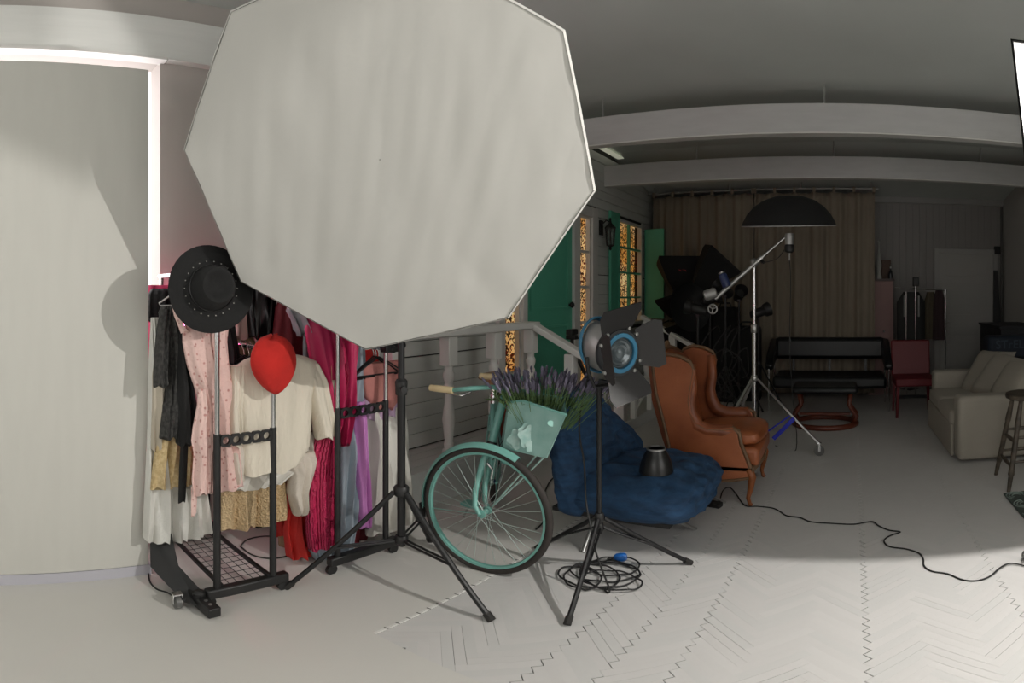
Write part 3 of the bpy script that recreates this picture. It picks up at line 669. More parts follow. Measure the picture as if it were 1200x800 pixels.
garment('white_skirt', 'long off-white satin skirt next to the big light stand', 'skirt', -2.13, [(478, 426, 472), (500, 424, 474), (530, 424, 476), (560, 426, 480), (590, 428, 482), (617, 430, 481)], wsat, folds=6, amp=.25, dep=.07)
garment('red_camisole', 'small bright red top behind the clamp of the right rack', 'top', -2.3, [(398, 424, 442), (425, 424, 442)], red, folds=2)
garment('wine_dress', 'dark wine-red dress hanging between the red beret and the grey ruffled blouse', 'dress', -2.33, [(345, 330, 352), (360, 324, 352), (400, 319, 357), (440, 317, 358), (470, 316, 358)], wine, folds=4, amp=.1)
garment('ruffled_blouse', 'grey ruffled blouse peeking from under the octagonal softbox', 'blouse', -2.13, [(358, 338, 352), (364, 337, 360), (375, 343, 364), (385, 347, 364), (391, 350, 361)], cloth('grey_ruffle', '8b9095'),
    [('collar', -2.05, [(380, 384, 396), (392, 386, 396), (396, 389, 394)], None, dict(dep=.02, folds=2)), ('panel', -2.17, [(390, 356, 362), (440, 356, 363)], None, dict(dep=.02, folds=1))], folds=5, amp=.4)
garment('leather_jacket', 'shiny black leather jacket behind the black hat', 'jacket', -2.42, [(325, 290, 312), (338, 286, 322), (365, 286, 321), (395, 288, 318)], leath, folds=5, amp=.2)
garment('plaid_coat', 'pale pink coat edge showing between hat and leather jacket', 'coat', -2.45, [(340, 276, 292), (370, 272, 292), (395, 272, 290)], coatb, folds=2)
garment('tan_coat', 'brown coat hanging deep in the rack behind the row of black hangers', 'coat', -2.50, [(385, 262, 292), (405, 258, 300), (450, 256, 306), (520, 256, 310)], tan_, folds=4)
garment('dark_dress', 'black dress hanging behind the pink floral dress', 'dress', -2.3, [(360, 255, 272), (390, 256, 274), (410, 260, 277), (470, 258, 284), (540, 256, 288)], bkc, folds=4)
garment('magenta_shawl', 'magenta shawl added at the far end of the rail to bounce pink onto the wall', 'shawl', -2.6, [(334, 168, 206), (345, 166, 208), (380, 166, 208), (420, 168, 206)], mag, folds=4)  # mostly hidden cloth, added to throw pink light onto the wall
pt = thing('pink_tint_tube', 'unseen pink glow tube added behind the hanging clothes to tint the wall', 'lamp', (-2.7, 1.03, 1.0)); MB().tube([(-2.7, 1.03, 1.02), (-2.7, 1.03, 1.33)], .012, 8).build('tube', mat('pink_glow', 'ff5f95', .5, emit=80), pt); MB().box(-2.79, -2.70, 1.02, 1.04, 1.0, 1.02).build('holder', black, pt)  # glowing tube added out of sight for the pink tint on the wall
# swing tag on the magenta gown
tg = thing('swing_tag', 'cream cardboard price tag hanging on the magenta gown', 'tag', tuple(PX(389, 460, -2.0)))
p0, p1 = PX(384.5, 446, -2.01), PX(393, 474, -2.01)
MB().box(-2.012, -2.009, p0.y, p1.y, p1.z, p0.z).build('card', mat('tag_card', 'cbbd9f', .7, c2='a8a69e', vscale=8), tg)
MB().tube([PX(389, 447, -2.01), PX(388, 420, -2.02)], .0012, 5).build('string', mat('tag_string', 'c8b48a', .7), tg)
# hangers
def hanger(label, X, y, zr, wd, m, grp=None, drop=.1, lean=0):
    r = thing('clothes_hanger', label, 'hanger', (X, y, zr), grp)
    pts = [V((X, y+.012, zr+.005)), V((X, y+.006, zr+.02)), V((X, y-.01, zr+.016)), V((X, y-.013, zr-.002)), V((X, y-.002, zr-.022)), V((X, y, zr-.045))]
    MB().tube(pts, .0022, 6).build('hook', chrome, r)
    c_ = V((X, y, zr-.045))
    MB().tube([c_, V((X, y+wd*.55, zr-.045-drop*.5)), V((X, y+wd, zr-.045-drop)), V((X, y+wd*.96, zr-.055-drop)), V((X, y-wd*.96, zr-.055-drop)), V((X, y-wd, zr-.045-drop)), V((X, y-wd*.55, zr-.045-drop*.5))], .004, 6, closed=True).build('shoulder_bar', m, r)
    return r
wpl = mat('white_plastic', 'dcdad6', .4)
hanger('white plastic hanger of the pink floral dress left of the black hat', -2.06, .90, 1.50, .16, wpl)
hanger('white plastic hanger behind, over the white tulle dress', -2.27, .905, 1.50, .15, wpl, drop=.09)
hanger('magenta padded hanger at the far left end of the rail', -2.42, .905, 1.50, .15, mat('magenta_plastic', 'c22a5c', .4), drop=.08)
hanger('wooden hanger inside the cream sweater', -2.065, 1.165, 1.165, .17, mat('hanger_wood', '94714a', .5), drop=.06)
for k in range(9):
    hanger('thin black hanger in the packed row behind the red beret', -2.2-.05*k, 1.165, 1.165, .15, blackm, 'packed black hangers on the lower rail')
for k in range(3):
    hanger('black wire hanger of the dusty rose top at the right rack end', -2.045-.02*k, 1.815, 1.135, .15, blackm, 'wire hangers of the rose top', drop=.08+.01*k)
cl = thing('spring_clamp', 'black clamp on top of the right rack post under the softbox tip', 'clamp', (-1.97, 1.815, 1.13))
MB().box(-1.985, -1.94, 1.77, 1.85, 1.12, 1.16).tube([(-1.96, 1.75, 1.15), (-1.96, 1.89, 1.165)], .012, 8).build('jaw', black, cl, bevel=.004)
MB().lathe((-1.96, 1.885, 1.15), (0, 1, 0), [(.018, 0), (.022, .005), (.018, .02)], 10).build('knob', black, cl)

# hats
hat = thing('wide_brim_hat', 'black wide-brimmed felt hat with a beaded band hung on the rack post', 'hat', (-1.95, .9, 1.42))
felt = mat('black_felt', '141414', .9, bump=.1, bscale=150); hc = PR(247, 338, 2.13); hd = V((1.05, -.12, .12)).normalized()
hu, hv, _ = basis(hd)
def hring(r, h, sx=1, sy=1, wob=0): return [hc+hd*(h+wob*cos(2*k*2*pi/40+.6))+hu*r*sx*cos(2*pi*k/40)+hv*r*sy*sin(2*pi*k/40) for k in range(40)]
MB().loft([hring(.173, .0, wob=.012), hring(.175, .004, wob=.012), hring(.172, .007, wob=.012), hring(.13, .0, wob=.006), hring(.093, .006), hring(.088, .014), hring(.076, .085, .95), hring(.066, .1, .92), hring(.052, .098, .9), hring(.042, .082, .85), hring(.002, .08)]).build('felt_body', felt, hat, sharp=60)
MB().loft([hring(.0925, .008), hring(.0925, .022), hring(.090, .024)], cap=False).build('hat_band', mat('band_black', '1d1c1c', .4), hat)
bd_ = MB()
for k in range(22):
    a = 2*pi*k/22; bd_.ball(tuple(hc+hd*.006+hu*.108*cos(a)+hv*.108*sin(a)), .0034, 6)
bd_.build('beads', mat('bead_silver', 'd8d8d2', .2, metal=.7), hat, kind='stuff')
br = thing('red_beret', 'bright red wool beret hung on the lower chrome rack post', 'hat', (-1.95, 1.16, 1.1))
bc = PX(322, 426, -1.925)
rb = MB(); rings = []
for i in range(15):
    t = i/14; z = bc.z+.118-t*.248; wv = sin(pi*min(1, t*1.02)**.85)**.6*.104*(1.06-.14*t)+.004
    rings.append([V((bc.x+.055*cos(a)*(wv/.1)**.7+.006*sin(3*a+t*5), bc.y-.01+wv*sin(a)*.98+.012*t, z+.008*sin(a*2)*(1-t))) for a in [2*pi*k/32 for k in range(32)]])
rb.loft(rings).build('felt_body', mat('red_wool', 'b8221b', .95, bump=.3, bscale=60, var=.12, vscale=14), br, sharp=180)
MB().tube([(bc.x+.0, bc.y, bc.z+.108), (bc.x+.005, bc.y+.01, bc.z+.126)], [.006, .003], 6).build('stalk', mat('red_wool', ''), br)

# ================= BICYCLE =================
bk = thing('bicycle', 'turquoise city bicycle with a metal basket, front wheel turned to the room', 'bicycle', (-1.7, 2.4, 0))
va = bear(568); vd = V((sin(va), cos(va), 0)); rt = V((cos(va), -sin(va), 0))
wf_ = (rt*cos(radians(30))-vd*sin(radians(30))).normalized()          # forward direction of the front wheel
wn = wf_.cross(V((0, 0, 1))).normalized()
FC = G(568, 672)+vd*.02; FC.z = .343
def wheel(c, f, nm, fender):
    up = V((0, 0, 1)); n = f.cross(up)
    def cp_(r, a, o=0): return c+f*r*cos(a)+up*r*sin(a)+n*o
    hub = MB().lathe(c-n*.035, n, [(.012, 0), (.022, .002), (.022, .008), (.013, .012), (.013, .058), (.022, .062), (.022, .068), (.008, .07)], 14).build(nm, teal, bk)
    MB().tube([cp_(.325, 2*pi*k/72) for k in range(72)], .0185, 10, closed=True).build('tyre', mat('tyre_brown', '2e2926', .75), hub, sharp=180)
    MB().loft([[cp_(r, 2*pi*k/72, o) for r, o in ((.311, -.013), (.299, -.011), (.296, 0), (.299, .011), (.311, .013))] for k in range(72)], cap=False, closed=True).build('rim', teal, hub)
    sp = MB()
    for k in range(32):
        a = 2*pi*k/32; s_ = 1 if k % 2 else -1; a2 = a+(1 if k % 4 < 2 else -1)*1.1
        sp.tube([cp_(.02, a2, .03*s_), cp_(.29, a, 0)], .0013, 5)
    sp.build('spokes', mat('spoke', 'aebfb9', .3, metal=.5), hub, kind='stuff')
    fr = MB()
    ks = [lerp(fender[0], fender[1], i/26) for i in range(27)]
    fr.loft([[cp_(.36-.02*abs(o/.026)**2, radians(a), o) for o in (-.026, -.014, 0, .014, .026)]+[cp_(.357-.02*abs(o/.026)**2, radians(a), o) for o in (.026, .014, 0, -.014, -.026)] for a in ks])
    fr.build('mudguard', teal, bk)
    e = cp_(.35, radians(fender[1]), 0)
    MB().tube([e, cp_(.02, radians(fender[1]), .03)], .002, 5).build('mudguard_stay', teal, bk)
    MB().prism([cp_(.362, radians(fender[1]-4), -.025), cp_(.362, radians(fender[1]-4), .025), cp_(.372, radians(fender[1]+10), .022), cp_(.372, radians(fender[1]+10), -.022)], (0, 0, .002)).build('mud_flap', rub, bk)
wheel(FC, wf_, 'front_wheel', (60, 188))
RC = FC+V((sin(bear(608)), cos(bear(608)), 0))*1.03; RC.z = .343
bf = (FC-RC); bf.z = 0; bf.normalize()
wheel(RC, bf, 'rear_wheel', (40, 200))
HT = PR(590, 468, 2.66); HB = PR(571, 538, 2.60)                      # head tube top and fork crown
TT = lambda p, q, r, nm, m=teal, n=10: MB().tube([p, q], r, n).build(nm, m, bk)
MB().tube([HB+(HT-HB)*.28, HB+(HT-HB)*.95], .02, 12).build('head_tube', teal, bk)
for s_ in (-1, 1):
    c0 = HB+wn*.042*s_
    MB().tube([HB+(HT-HB)*.22, c0+V((0, 0, -.0)), c0.lerp(FC+wn*.045*s_, .55)-wf_*.03, (c0.lerp(FC+wn*.045*s_, .85)-wf_*.028), FC+wn*.045*s_], [.017, .016, .014, .012, .009], 10).build('fork_blade', teal, bk)
MB().lathe(HB+(HT-HB)*.2, HT-HB, [(.024, 0), (.027, .01), (.024, .03)], 14).build('headset_ring', blackm, bk)
TT(HB+(HT-HB)*.9, HT+V((0, 0, .035)), .013, 'stem')
# swept handlebar: grips point back (left in view)
bw_ = wn*.25
def hbar(s_):
    top = HT+V((0, 0, .04)); return [top, top+wf_*.04+wn*s_*.04+V((0, 0, .015)), top+wf_*.03+wn*s_*.16+V((0, 0, .05)), top-wf_*.05+wn*s_*.22+V((0, 0, .045)), top-wf_*.15+wn*s_*.235+V((0, 0, .03))]
gripm = mat('cork_grip', 'd8c59a', .6)
for s_ in (-1, 1):
    h = hbar(s_); MB().tube(h, .011, 10).build('handlebar', teal, bk, sharp=180)
    e = h[-1]; MB().tube([e+wf_*.01, e-wf_*.05, e-wf_*.12], [.0155, .017, .016], 10).build('grip', gripm, bk)
    MB().tube([h[3]+V((0, 0, -.015)), h[3]-wf_*.05+V((0, 0, -.04)), h[3]-wf_*.14+V((0, 0, -.035))], .004, 6).build('brake_lever', chrome, bk)
# brake on the crown, cable, lamp bracket
MB().tube([HB+V((0, 0, -.02)), HB+wf_*.03+V((0, 0, -.05)), HB+wf_*.02+V((0, 0, -.11))], .006, 6).lathe(HB+wf_*.02+V((0, 0, -.11)), wf_, [(.011, 0), (.011, .02)], 10).build('brake_caliper', chrome, bk)
MB().tube([HT+V((0, 0, .03))+wf_*.05, HT+wf_*.09+V((0, 0, -.05)), HB+wf_*.05+V((0, 0, .05)), HB+wf_*.03], .0025, 6).build('brake_cable', blackm, bk, sharp=180)
BB_ = RC.lerp(FC, .44); BB_.z = .29; ST = RC.lerp(FC, .27); ST.z = .74
hm = HB+(HT-HB)*.45
for p, q, r, nm in ((HB+(HT-HB)*.32, BB_, .017, 'down_tube'), (hm, BB_.lerp(ST, .35), .014, 'top_tube'), (BB_, ST, .015, 'seat_tube')):
    m_ = p.lerp(q, .5)-V((0, 0, .05 if nm != 'seat_tube' else 0)); MB().tube([p, m_, q], r, 10).build(nm, teal, bk, sharp=180)
bn = bf.cross(V((0, 0, 1)))
for s_ in (-1, 1):
    MB().tube([BB_+bn*.03*s_, RC+bn*.06*s_], .009, 8).build('chain_stay', teal, bk); MB().tube([ST.lerp(BB_, .15)+bn*.015*s_, RC+bn*.06*s_], .008, 8).build('seat_stay', teal, bk)
    cr_ = MB().tube([BB_+bn*.05*s_, BB_+bn*.065*s_+bf*.1*s_+V((0, 0, -.1*s_))], .008, 8).build('crank_arm', chrome, bk)
    pe = BB_+bn*.11*s_+bf*.1*s_+V((0, 0, -.1*s_)); MB().box(pe.x-.045, pe.x+.045, pe.y-.035, pe.y+.035, pe.z-.01, pe.z+.012).build('pedal', teal, cr_, bevel=.004)
MB().lathe(BB_+bn*.04, bn, [(.09, 0), (.09, .004), (.02, .006)], 24).build('chain_guard', teal, bk)
MB().tube([ST, ST+V((0, 0, .12))-bf*.03], .012, 8).build('seat_post', chrome, bk)
sp_ = ST+V((0, 0, .13))-bf*.03
MB().loft([[sp_+bf*x_+bn*(w_*cos(a))+V((0, 0, .028*sin(a)+.02)) for a in [2*pi*k/16 for k in range(16)]] for x_, w_ in ((-.14, .05), (-.12, .09), (-.06, .095), (.0, .06), (.08, .025), (.13, .02), (.14, .008))]).build('saddle', mat('saddle_tan', '8a6a48', .5), bk, sharp=180)
MB().tube([BB_+bn*.06-bf*.04, V((BB_.x, BB_.y, .012))+bn*.17-bf*.12], .007, 8).build('kickstand', chrome, bk)
# basket: tapered metal box in front of the handlebar
bx = [PR(597, 471, 2.50), PR(664, 486, 2.36), PR(641, 537, 2.40), PR(589, 525, 2.52)]
bkd = vd*.2
o_ = thing('basket', '', 'x'); bpy.data.objects.remove(o_)
zt = (bx[0].z+bx[1].z)/2+.012; zb_ = (bx[2].z+bx[3].z)/2
def lv(p, z): q = p.copy(); q.z = z; return q
A_, B_, C_, D_ = bx
A2, B2, C2, D2 = A_+bkd*1.0+rt*.01, B_+bkd*1.05+rt*.02, C_+bkd*.8, D_+bkd*.8
for q in (A2, B2): q.z += .035
bm_ = mat('basket_enamel', '8bb0a9', .5, c2='749f97', vscale=10)
th_ = vd*.004; mid_ = A_.lerp(B_, .25)+V((0, 0, .022))
bs = MB()
bs.prism([A_, mid_, B_, C_, D_], th_); bs.prism([A2, B2, C2, D2], th_); bs.prism([A_, A2, D2, D_], rt*.004); bs.prism([B_, B2, C2, C_], -rt*.004); bs.prism([D_, C_, C2, D2], (0, 0, .004))
bsk = bs.build('basket', bm_, bk, smooth=False)
MB().tube([A_, mid_, B_, B2, A2], .006, 8, closed=True).build('basket_rim', teal, bsk)
em = A_.lerp(B_, .81).lerp(D_.lerp(C_, .81), .24)-vd*.002
MB().loft([[em-vd*.001+rt*.018*cos(a)+V((0, 0, .014*sin(a)-.004*cos(a))) for a in [2*pi*k/20 for k in range(20)]], [em-vd*.004+rt*.017*cos(a)+V((0, 0, .013*sin(a)-.004*cos(a))) for a in [2*pi*k/20 for k in range(20)]]]).build('badge', mat('badge_teal', '9fd0c6', .4), bsk)
fp = MB()
for cx, cy, s_ in ((.3, .72, .055), (.52, .62, .06), (.42, .5, .04), (.2, .8, .035), (.6, .82, .03)):
    pc = A_.lerp(B_, cx).lerp(D_.lerp(C_, cx), cy)-vd*.0035
    fp.add([pc+(rt*cos(a)+V((0, 0, sin(a))))*s_*(.86+.14*cos(5*a+cx*9)) for a in [2*pi*k/30 for k in range(30)]], [tuple(range(30))])
fp.build('flower_print', mat('faded_white_print', 'a5bfb9', .7, c2='87aca5', vscale=26), bsk, smooth=False)
for p in (C_, C_.lerp(D_, .25)): MB().tube([p.lerp(C2, .3), FC+wn*(-.05)], .0045, 6).build('basket_strut', mat('strut', 'a9c9c1', .35, metal=.4), bk)
# lavender in the basket
lv_ = thing('lavender_bunch', 'bunch of purple lavender with green leaves standing in the bicycle basket', 'flowers', tuple((D_+C_)/2+bkd*.5+V((0, 0, .01))))
random.seed(21); stem, flo, lea = MB(), MB(), MB()
c0 = (A_+B_)/2+bkd*.55
for i in range(230):
    u_, w_ = random.uniform(-.17, .2), random.uniform(-.09, .1)
    b0 = c0+rt*u_*.7+vd*w_*.8+rt*.03+V((0, 0, -.1-u_*.12)); hgt = random.uniform(.07, .15)*(1.0-.35*abs(u_)/.2)+.06
    tip = b0+rt*(u_*.75+random.uniform(-.03, .04)+.015)+vd*(w_*.6)+V((0, 0, hgt+.04))
    stem.tube([b0, tip], .0012, 4)
    d_ = (tip-b0).normalized(); L_ = random.uniform(.035, .06)
    flo.lathe(tip-d_*L_*.3, d_, [(.002, 0), (.0065, L_*.2), (.0045, L_*.45), (.007, L_*.6), (.005, L_*.85), (.001, L_)], 5)
for i in range(260):
    u_, w_ = random.uniform(-.19, .2), random.uniform(-.1, .1); b0 = c0+rt*u_+vd*(w_+.05)+V((0, 0, -.01-u_*.12))
    d_ = V((random.uniform(-1, 1), random.uniform(-1, 1), random.uniform(.2, 1.2))).normalized(); s_ = d_.cross(V((random.random(), .3, .2))).normalized()*.006
    lea.add([b0, b0+d_*.03+s_, b0+d_*.07, b0+d_*.03-s_], [(0, 1, 2, 3)])
stem.build('stems', mat('stem_green', '5f7a4c', .8), lv_, kind='stuff'); flo.build('blossoms', mat('lavender_purple', '716c80', .9, c2='55525f', vscale=30), lv_, kind='stuff'); lea.build('leaves', mat('leaf_green', '55723f', .8), lv_, kind='stuff', smooth=False)
tp = thing('terracotta_pot', 'small terracotta pot with tan rim standing on the porch behind the bicycle stem', 'pot', (-2.42, 3.50, .265))
tq = PX(591, 482, -2.47)
tq.z = .265
MB().lathe(tq, (0, 0, 1), [(.06, 0), (.085, .3), (.082, .31), (.0, .28)], 20).build('pot_body', mat('terracotta', '7a3a28', .8, var=.2, vscale=20), tp)
MB().lathe(tq+V((0, 0, .3)), (0, 0, 1), [(.09, 0), (.092, .05), (.075, .055)], 20).build('pot_rim', mat('pot_tan', 'a98e70', .8), tp)

# ================= BLUE LOUNGE CHAIR =================
velv = mat('blue_quilt', '1f4264', .88, bump=1.0, bscale=9, stretch=(1.5, 1.5, 4), c2='183450', vscale=8)
lc = thing('lounge_chair', 'low blue quilted lounge chair with splayed metal legs', 'chair', (-1.1, 2.8, 0))
def pillow(fn, name, m, par, n1=22, n2=44, wr=.006, seed=1):
    rnd = random.Random(seed); ph = [rnd.random()*6 for _ in range(6)]; rings = []
    for i in range(n1):
        t = i/(n1-1); ring = []
        for j in range(n2):
            a = 2*pi*j/n2; p, nrm = fn(t, a)
            k = wr*(sin(a*9+t*7+ph[0])+.7*sin(a*17-t*23+ph[1])+.6*sin(t*41+a*3+ph[2]))*min(1, 5*t, 5*(1-t))
            k += (.011*noise.noise(V((p.x*9+p.z*14, p.y*9, p.z*34)))+.006*noise.noise(V((p.x*26, p.y*26, p.z*50))))*min(1, 5*t, 5*(1-t))
            ring.append(p+nrm*k)
        rings.append(ring)
    return MB().loft(rings).build(name, m, par, sharp=180, sub=1)
def sgn_pow(x, p): return math.copysign(abs(x)**p, x)
def seat_fn(t, a):                                   # sweep along Y (width), section in X-Z
    y = lerp(2.44, 3.32, t); e = (1-abs(2*t-1)**3.4)**.5 if 0 < t < 1 else .02
    e = max(e, .03); cx = -1.08; hx = .41*(.70+.30*e); hz = .145*e
    zc = .30
    c_, s_ = sgn_pow(cos(a), .75), sgn_pow(sin(a), .8)
    x = cx+hx*c_*(.9+.1*e); z = zc+hz*s_*(1+.12*cos(a))+.035*max(0, -cos(a))*0+.02*cos(a)*0
    return V((x, y, z)), V((cos(a), 0, sin(a)))
pillow(seat_fn, 'seat_cushion', velv, lc, 60, 110, .008, 3)
outl = [(.15, 2.46, 3.25), (.24, 2.42, 3.40), (.34, 2.41, 3.48), (.42, 2.41, 3.46), (.50, 2.42, 3.36), (.58, 2.43, 3.24), (.66, 2.44, 3.12), (.74, 2.46, 3.02), (.82, 2.49, 2.94), (.87, 2.52, 2.89)]
def back_fn(t, a):
    i = t*(len(outl)-1); k = min(int(i), len(outl)-2); f_ = i-k
    z, y0, y1 = [lerp(outl[k][j], outl[k+1][j], f_) for j in range(3)]
    e = max(.05, min(1, (1-max(0, (t-.8)/.2)**2)**.5 if t > .8 else 1, (1-max(0, (.12-t)/.12)**2)**.5 if t < .12 else 1))
    hy = (y1-y0)/2*(.5+.5*e); c = (y0+y1)/2; hx = .115*e*(1-.25*t)
    c_, s_ = sgn_pow(cos(a), .7), sgn_pow(sin(a), .8)
    x = -1.32-.13*t+hx*s_
    return V((x, c+hy*c_, z+.01*e*t)), V((sin(a), cos(a)*.5, 0))
pillow(back_fn, 'back_cushion', velv, lc, 60, 110, .008, 8)
for a_, b_ in ((G(815, 621), (-.95, 2.70, .20)), (G(683, 648), (-1.24, 2.62, .2)), (V((-.72, 3.4, 0)), (-.87, 3.15, .22)), (V((-1.5, 3.5, 0)), (-1.35, 3.2, .2))):
    MB().tube([a_+V((0, 0, .006)), b_], .012, 10).build('leg', steel, lc)
MB().box(-1.45, -.8, 2.5, 3.05, .195, .22).build('seat_frame', black, lc)
# beauty dish on its seat
rf = PR(769, 553, 2.86); rf.z = .437
rd = thing('reflector_dish', 'small black metal reflector standing face down on the blue lounge chair', 'reflector', tuple(rf))
MB().lathe(rf, (0, 0, 1), [(.088, 0), (.092, .004), (.09, .02), (.082, .06), (.066, .1), (.052, .125), (.05, .135), (.048, .135), (.05, .12), (.08, .05), (.085, .004)], 32).build('dish', mat('dish_black', '161616', .35), rd)
MB().lathe(rf+V((0, 0, .132)), (0, 0, 1), [(.052, 0), (.053, .008), (.048, .01), (.048, 0)], 32).build('mount_ring', steel, rd)

# ================= LEATHER WING CHAIR =================
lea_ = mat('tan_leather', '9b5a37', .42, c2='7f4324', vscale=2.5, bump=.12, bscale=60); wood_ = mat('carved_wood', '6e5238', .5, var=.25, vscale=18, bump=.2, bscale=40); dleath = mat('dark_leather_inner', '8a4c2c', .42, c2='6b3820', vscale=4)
wc = thing('wing_chair', 'tan leather wing chair with carved wooden trim and cabriole legs', 'armchair', (-.9, 3.75, 0))
Y0, Y1 = 3.36, 4.02
side_px = [(764, 427), (770, 419), (782, 415), (797, 418), (808, 424), (812, 434), (809, 452), (806, 470), (808, 484), (815, 497), (828, 503), (846, 504), (858, 503), (866, 508), (868, 520), (874, 535), (879, 548), (881, 560), (860, 563), (800, 566), (792, 562), (787, 545), (783, 520), (776, 490), (768, 460)]
side = [PY(px, py, Y0) for px, py in side_px]
def inset(pts, k):
    c = sum(pts, V())/len(pts); out = []
    for i, p in enumerate(pts):
        d = (pts[(i+1) % len(pts)]-pts[i-1]).normalized(); n = V((-d.z, 0, d.x)); out.append(p+n*k if (p+n*k-c).length < (p-n*k-c).length else p-n*k)
    return out
for s_, y_ in (('near', Y0), ('far', Y1)):
    out = [V((p.x, y_, p.z)) for p in side]; e = .05 if y_ == Y0 else -.05
    pan = MB().prism([V((p.x, y_, p.z)) for p in inset(side, .012)], (0, e, 0)).build('side_panel', lea_ if y_ == Y0 else dleath, wc, bevel=.004)
    MB().tube([p+V((0, .012 if e > 0 else -.012, 0)) for p in out], .013, 8, closed=True, flat=1).build('carved_trim', wood_, pan, sharp=180)
    # rolled arm top and inside wing padding
    arm = [out[i]+V((0, e*.9, -.02)) for i in (4, 6, 7, 8, 9, 10, 11, 12)]
    MB().tube(arm, [.03, .035, .04, .045, .05, .05, .05, .045], 12).build('arm_padding', dleath, wc, sharp=180)
    MB().tube([out[i]+V((0, e*.5, .004)) for i in (9, 10, 11, 12, 13)], .014, 8).build('arm_rail', wood_, wc, sharp=180)
xb = [PY(px, py, Y0).x for px, py in ((770, 430), (778, 480), (788, 540))]
# back, curved top
bt = MB(); rings = []
for i in range(9):
    t = i/8; y = lerp(Y0+.03, Y1-.03, t); top = .96+.06*sin(pi*t); rings.append([V((-1.235, y, top-.02)), V((-1.19, y, top)), V((-1.12, y, top-.03)), V((-1.075-.03*sin(pi*t), y, .75)), V((-1.0-.03*sin(pi*t), y, .45)), V((-1.09, y, .3)), V((-1.14, y, .45)), V((-1.21, y, .7))])
bt.loft(rings).build('backrest', dleath, wc, sharp=50)
MB().tube([V((-1.2, lerp(Y0+.02, Y1-.02, i/8), .968+.06*sin(pi*i/8))) for i in range(9)], .016, 8).build('top_rail', wood_, wc, sharp=180)
MB().tube([V((-1.2, (Y0+Y1)/2-.05, 1.03)), V((-1.2, (Y0+Y1)/2, 1.06)), V((-1.2, (Y0+Y1)/2+.05, 1.03))], [.012, .02, .012], 8).build('crest', wood_, wc)
MB().box(-1.05, -.5, Y0+.05, Y1-.05, .27, .40).build('seat_base', lea_, wc, bevel=.03)
MB().loft([[V((x_, y, z_)) for x_, z_ in ((-1.03, .4), (-.52+b_, .4), (-.49+b_, .43), (-.5+b_, .49), (-.6, .52+b_), (-1.0, .5+b_))] for y, b_ in ((Y0+.07, -.03), (Y0+.12, .0), ((Y0+Y1)/2, .02), (Y1-.12, .0), (Y1-.07, -.03))]).build('seat_cushion', mat('seat_leather', 'a05c36', .4, c2='7c4324', vscale=5), wc, sub=1, sharp=60)
ap = MB()
ap.loft([[V((lerp(-.53, -.53, 0)+.03*sin(pi*t), lerp(Y0, Y1, t), z_)) for z_ in (.245-.02*sin(pi*t)*0, .285)] + [V((-.56+.03*sin(pi*t), lerp(Y0, Y1, t), z_)) for z_ in (.285, .245)] for t in [i/10 for i in range(11)]])
ap.box(-1.12, -.53, Y0, Y0+.03, .25, .285).box(-1.12, -.53, Y1-.03, Y1, .25, .285).box(-1.12, -1.09, Y0, Y1, .25, .285).build('seat_rail', wood_, wc, bevel=.006)
MB().ball((-.505, (Y0+Y1)/2+.0, .26), .03, 10, (.5, 1.6, .7)).build('carved_shell', wood_, wc)
gl = mat('chair_leg_wood', '8c4f28', .4, var=.2, vscale=20)
for x_, y_, s_ in ((-.56, Y0+.02, 1), (-.56, Y1-.03, 1), (-1.1, Y0+.03, -1), (-1.1, Y1-.03, -1)):
    MB().tube([(x_, y_, .27), (x_+.022*s_, y_, .21), (x_+.012*s_, y_, .13), (x_-.004*s_, y_, .06), (x_+.006*s_, y_, .02), (x_+.016*s_, y_, .006)], [.026, .027, .02, .014, .013, .017], 10).build('leg', gl, wc, sharp=180)

# ================= BOOM STAND WITH OVERHEAD DISH =================
BC = V((-.715, 4.6, 0))
bs_ = thing('boom_stand', 'big chrome boom stand on castors with a blue strap', 'light stand', tuple(BC))
MB().tube([BC+V((0, 0, .12)), BC+V((0, 0, 1.15))], .019, 12).build('pole', chrome, bs_)
MB().tube([BC+V((0, 0, 1.1)), BC+V((0, 0, 1.68))], .014, 12).build('pole', chrome, bs_)
for z, h in ((1.08, .07), (.66, .05), (.12, .05)):
    MB().lathe(BC+V((0, 0, z)), (0, 0, 1), [(.024, 0), (.03, .01), (.03, h-.01), (.024, h)], 14).build('collar', steel, bs_)
cpos = PR(960, 531, 4.6); feet = []
d0 = V((cpos.x-BC.x, cpos.y-BC.y, 0)); 
for k in range(3):
    d = Matrix.Rotation(k*2*pi/3, 3, 'Z') @ d0; f_ = BC+d; feet.append(f_)
    MB().bar(BC+d.normalized()*.03+V((0, 0, .68)), f_+V((0, 0, .115)), .025, .016).build('leg', chrome, bs_)
    MB().tube([BC+d.normalized()*.02+V((0, 0, .14)), BC+d*.55+V((0, 0, .36))], .008, 6).build('brace', blackm if k else mat('strap_blue', '2b35b8', .6), bs_)
    castor(bs_, f_.x, f_.y, .045, .115)
MB().bar(BC+d0*.30+V((0, 0, .15)), BC+d0*.62+V((0, 0, .34)), .03, .035).build('blue_strap', mat('strap_blue', '2b35b8'), bs_)
MB().ball((BC.x, BC.y, 1.68), .04, 10, (1, .8, 1)).build('boom_clamp', steel, bs_)
bl0, bl1 = PY(838, 350, 4.5), PY(921, 277, 4.62)
MB().tube([bl0, bl0.lerp(bl1, .62)], .018, 12).build('boom_outer', steel, bs_)
MB().tube([bl0.lerp(bl1, .6), bl1], .012, 12).build('boom_inner', chrome, bs_)
MB().lathe(bl0.lerp(bl1, .6), (bl1-bl0), [(.024, 0), (.024, .05)], 12).build('boom_collar', chrome, bs_)
MB().tube([bl0.lerp(bl1, .63), bl0.lerp(bl1, .63)+V((.04, -.03, -.03))], [.01, .014], 8).build('clamp_knob', black, bs_)
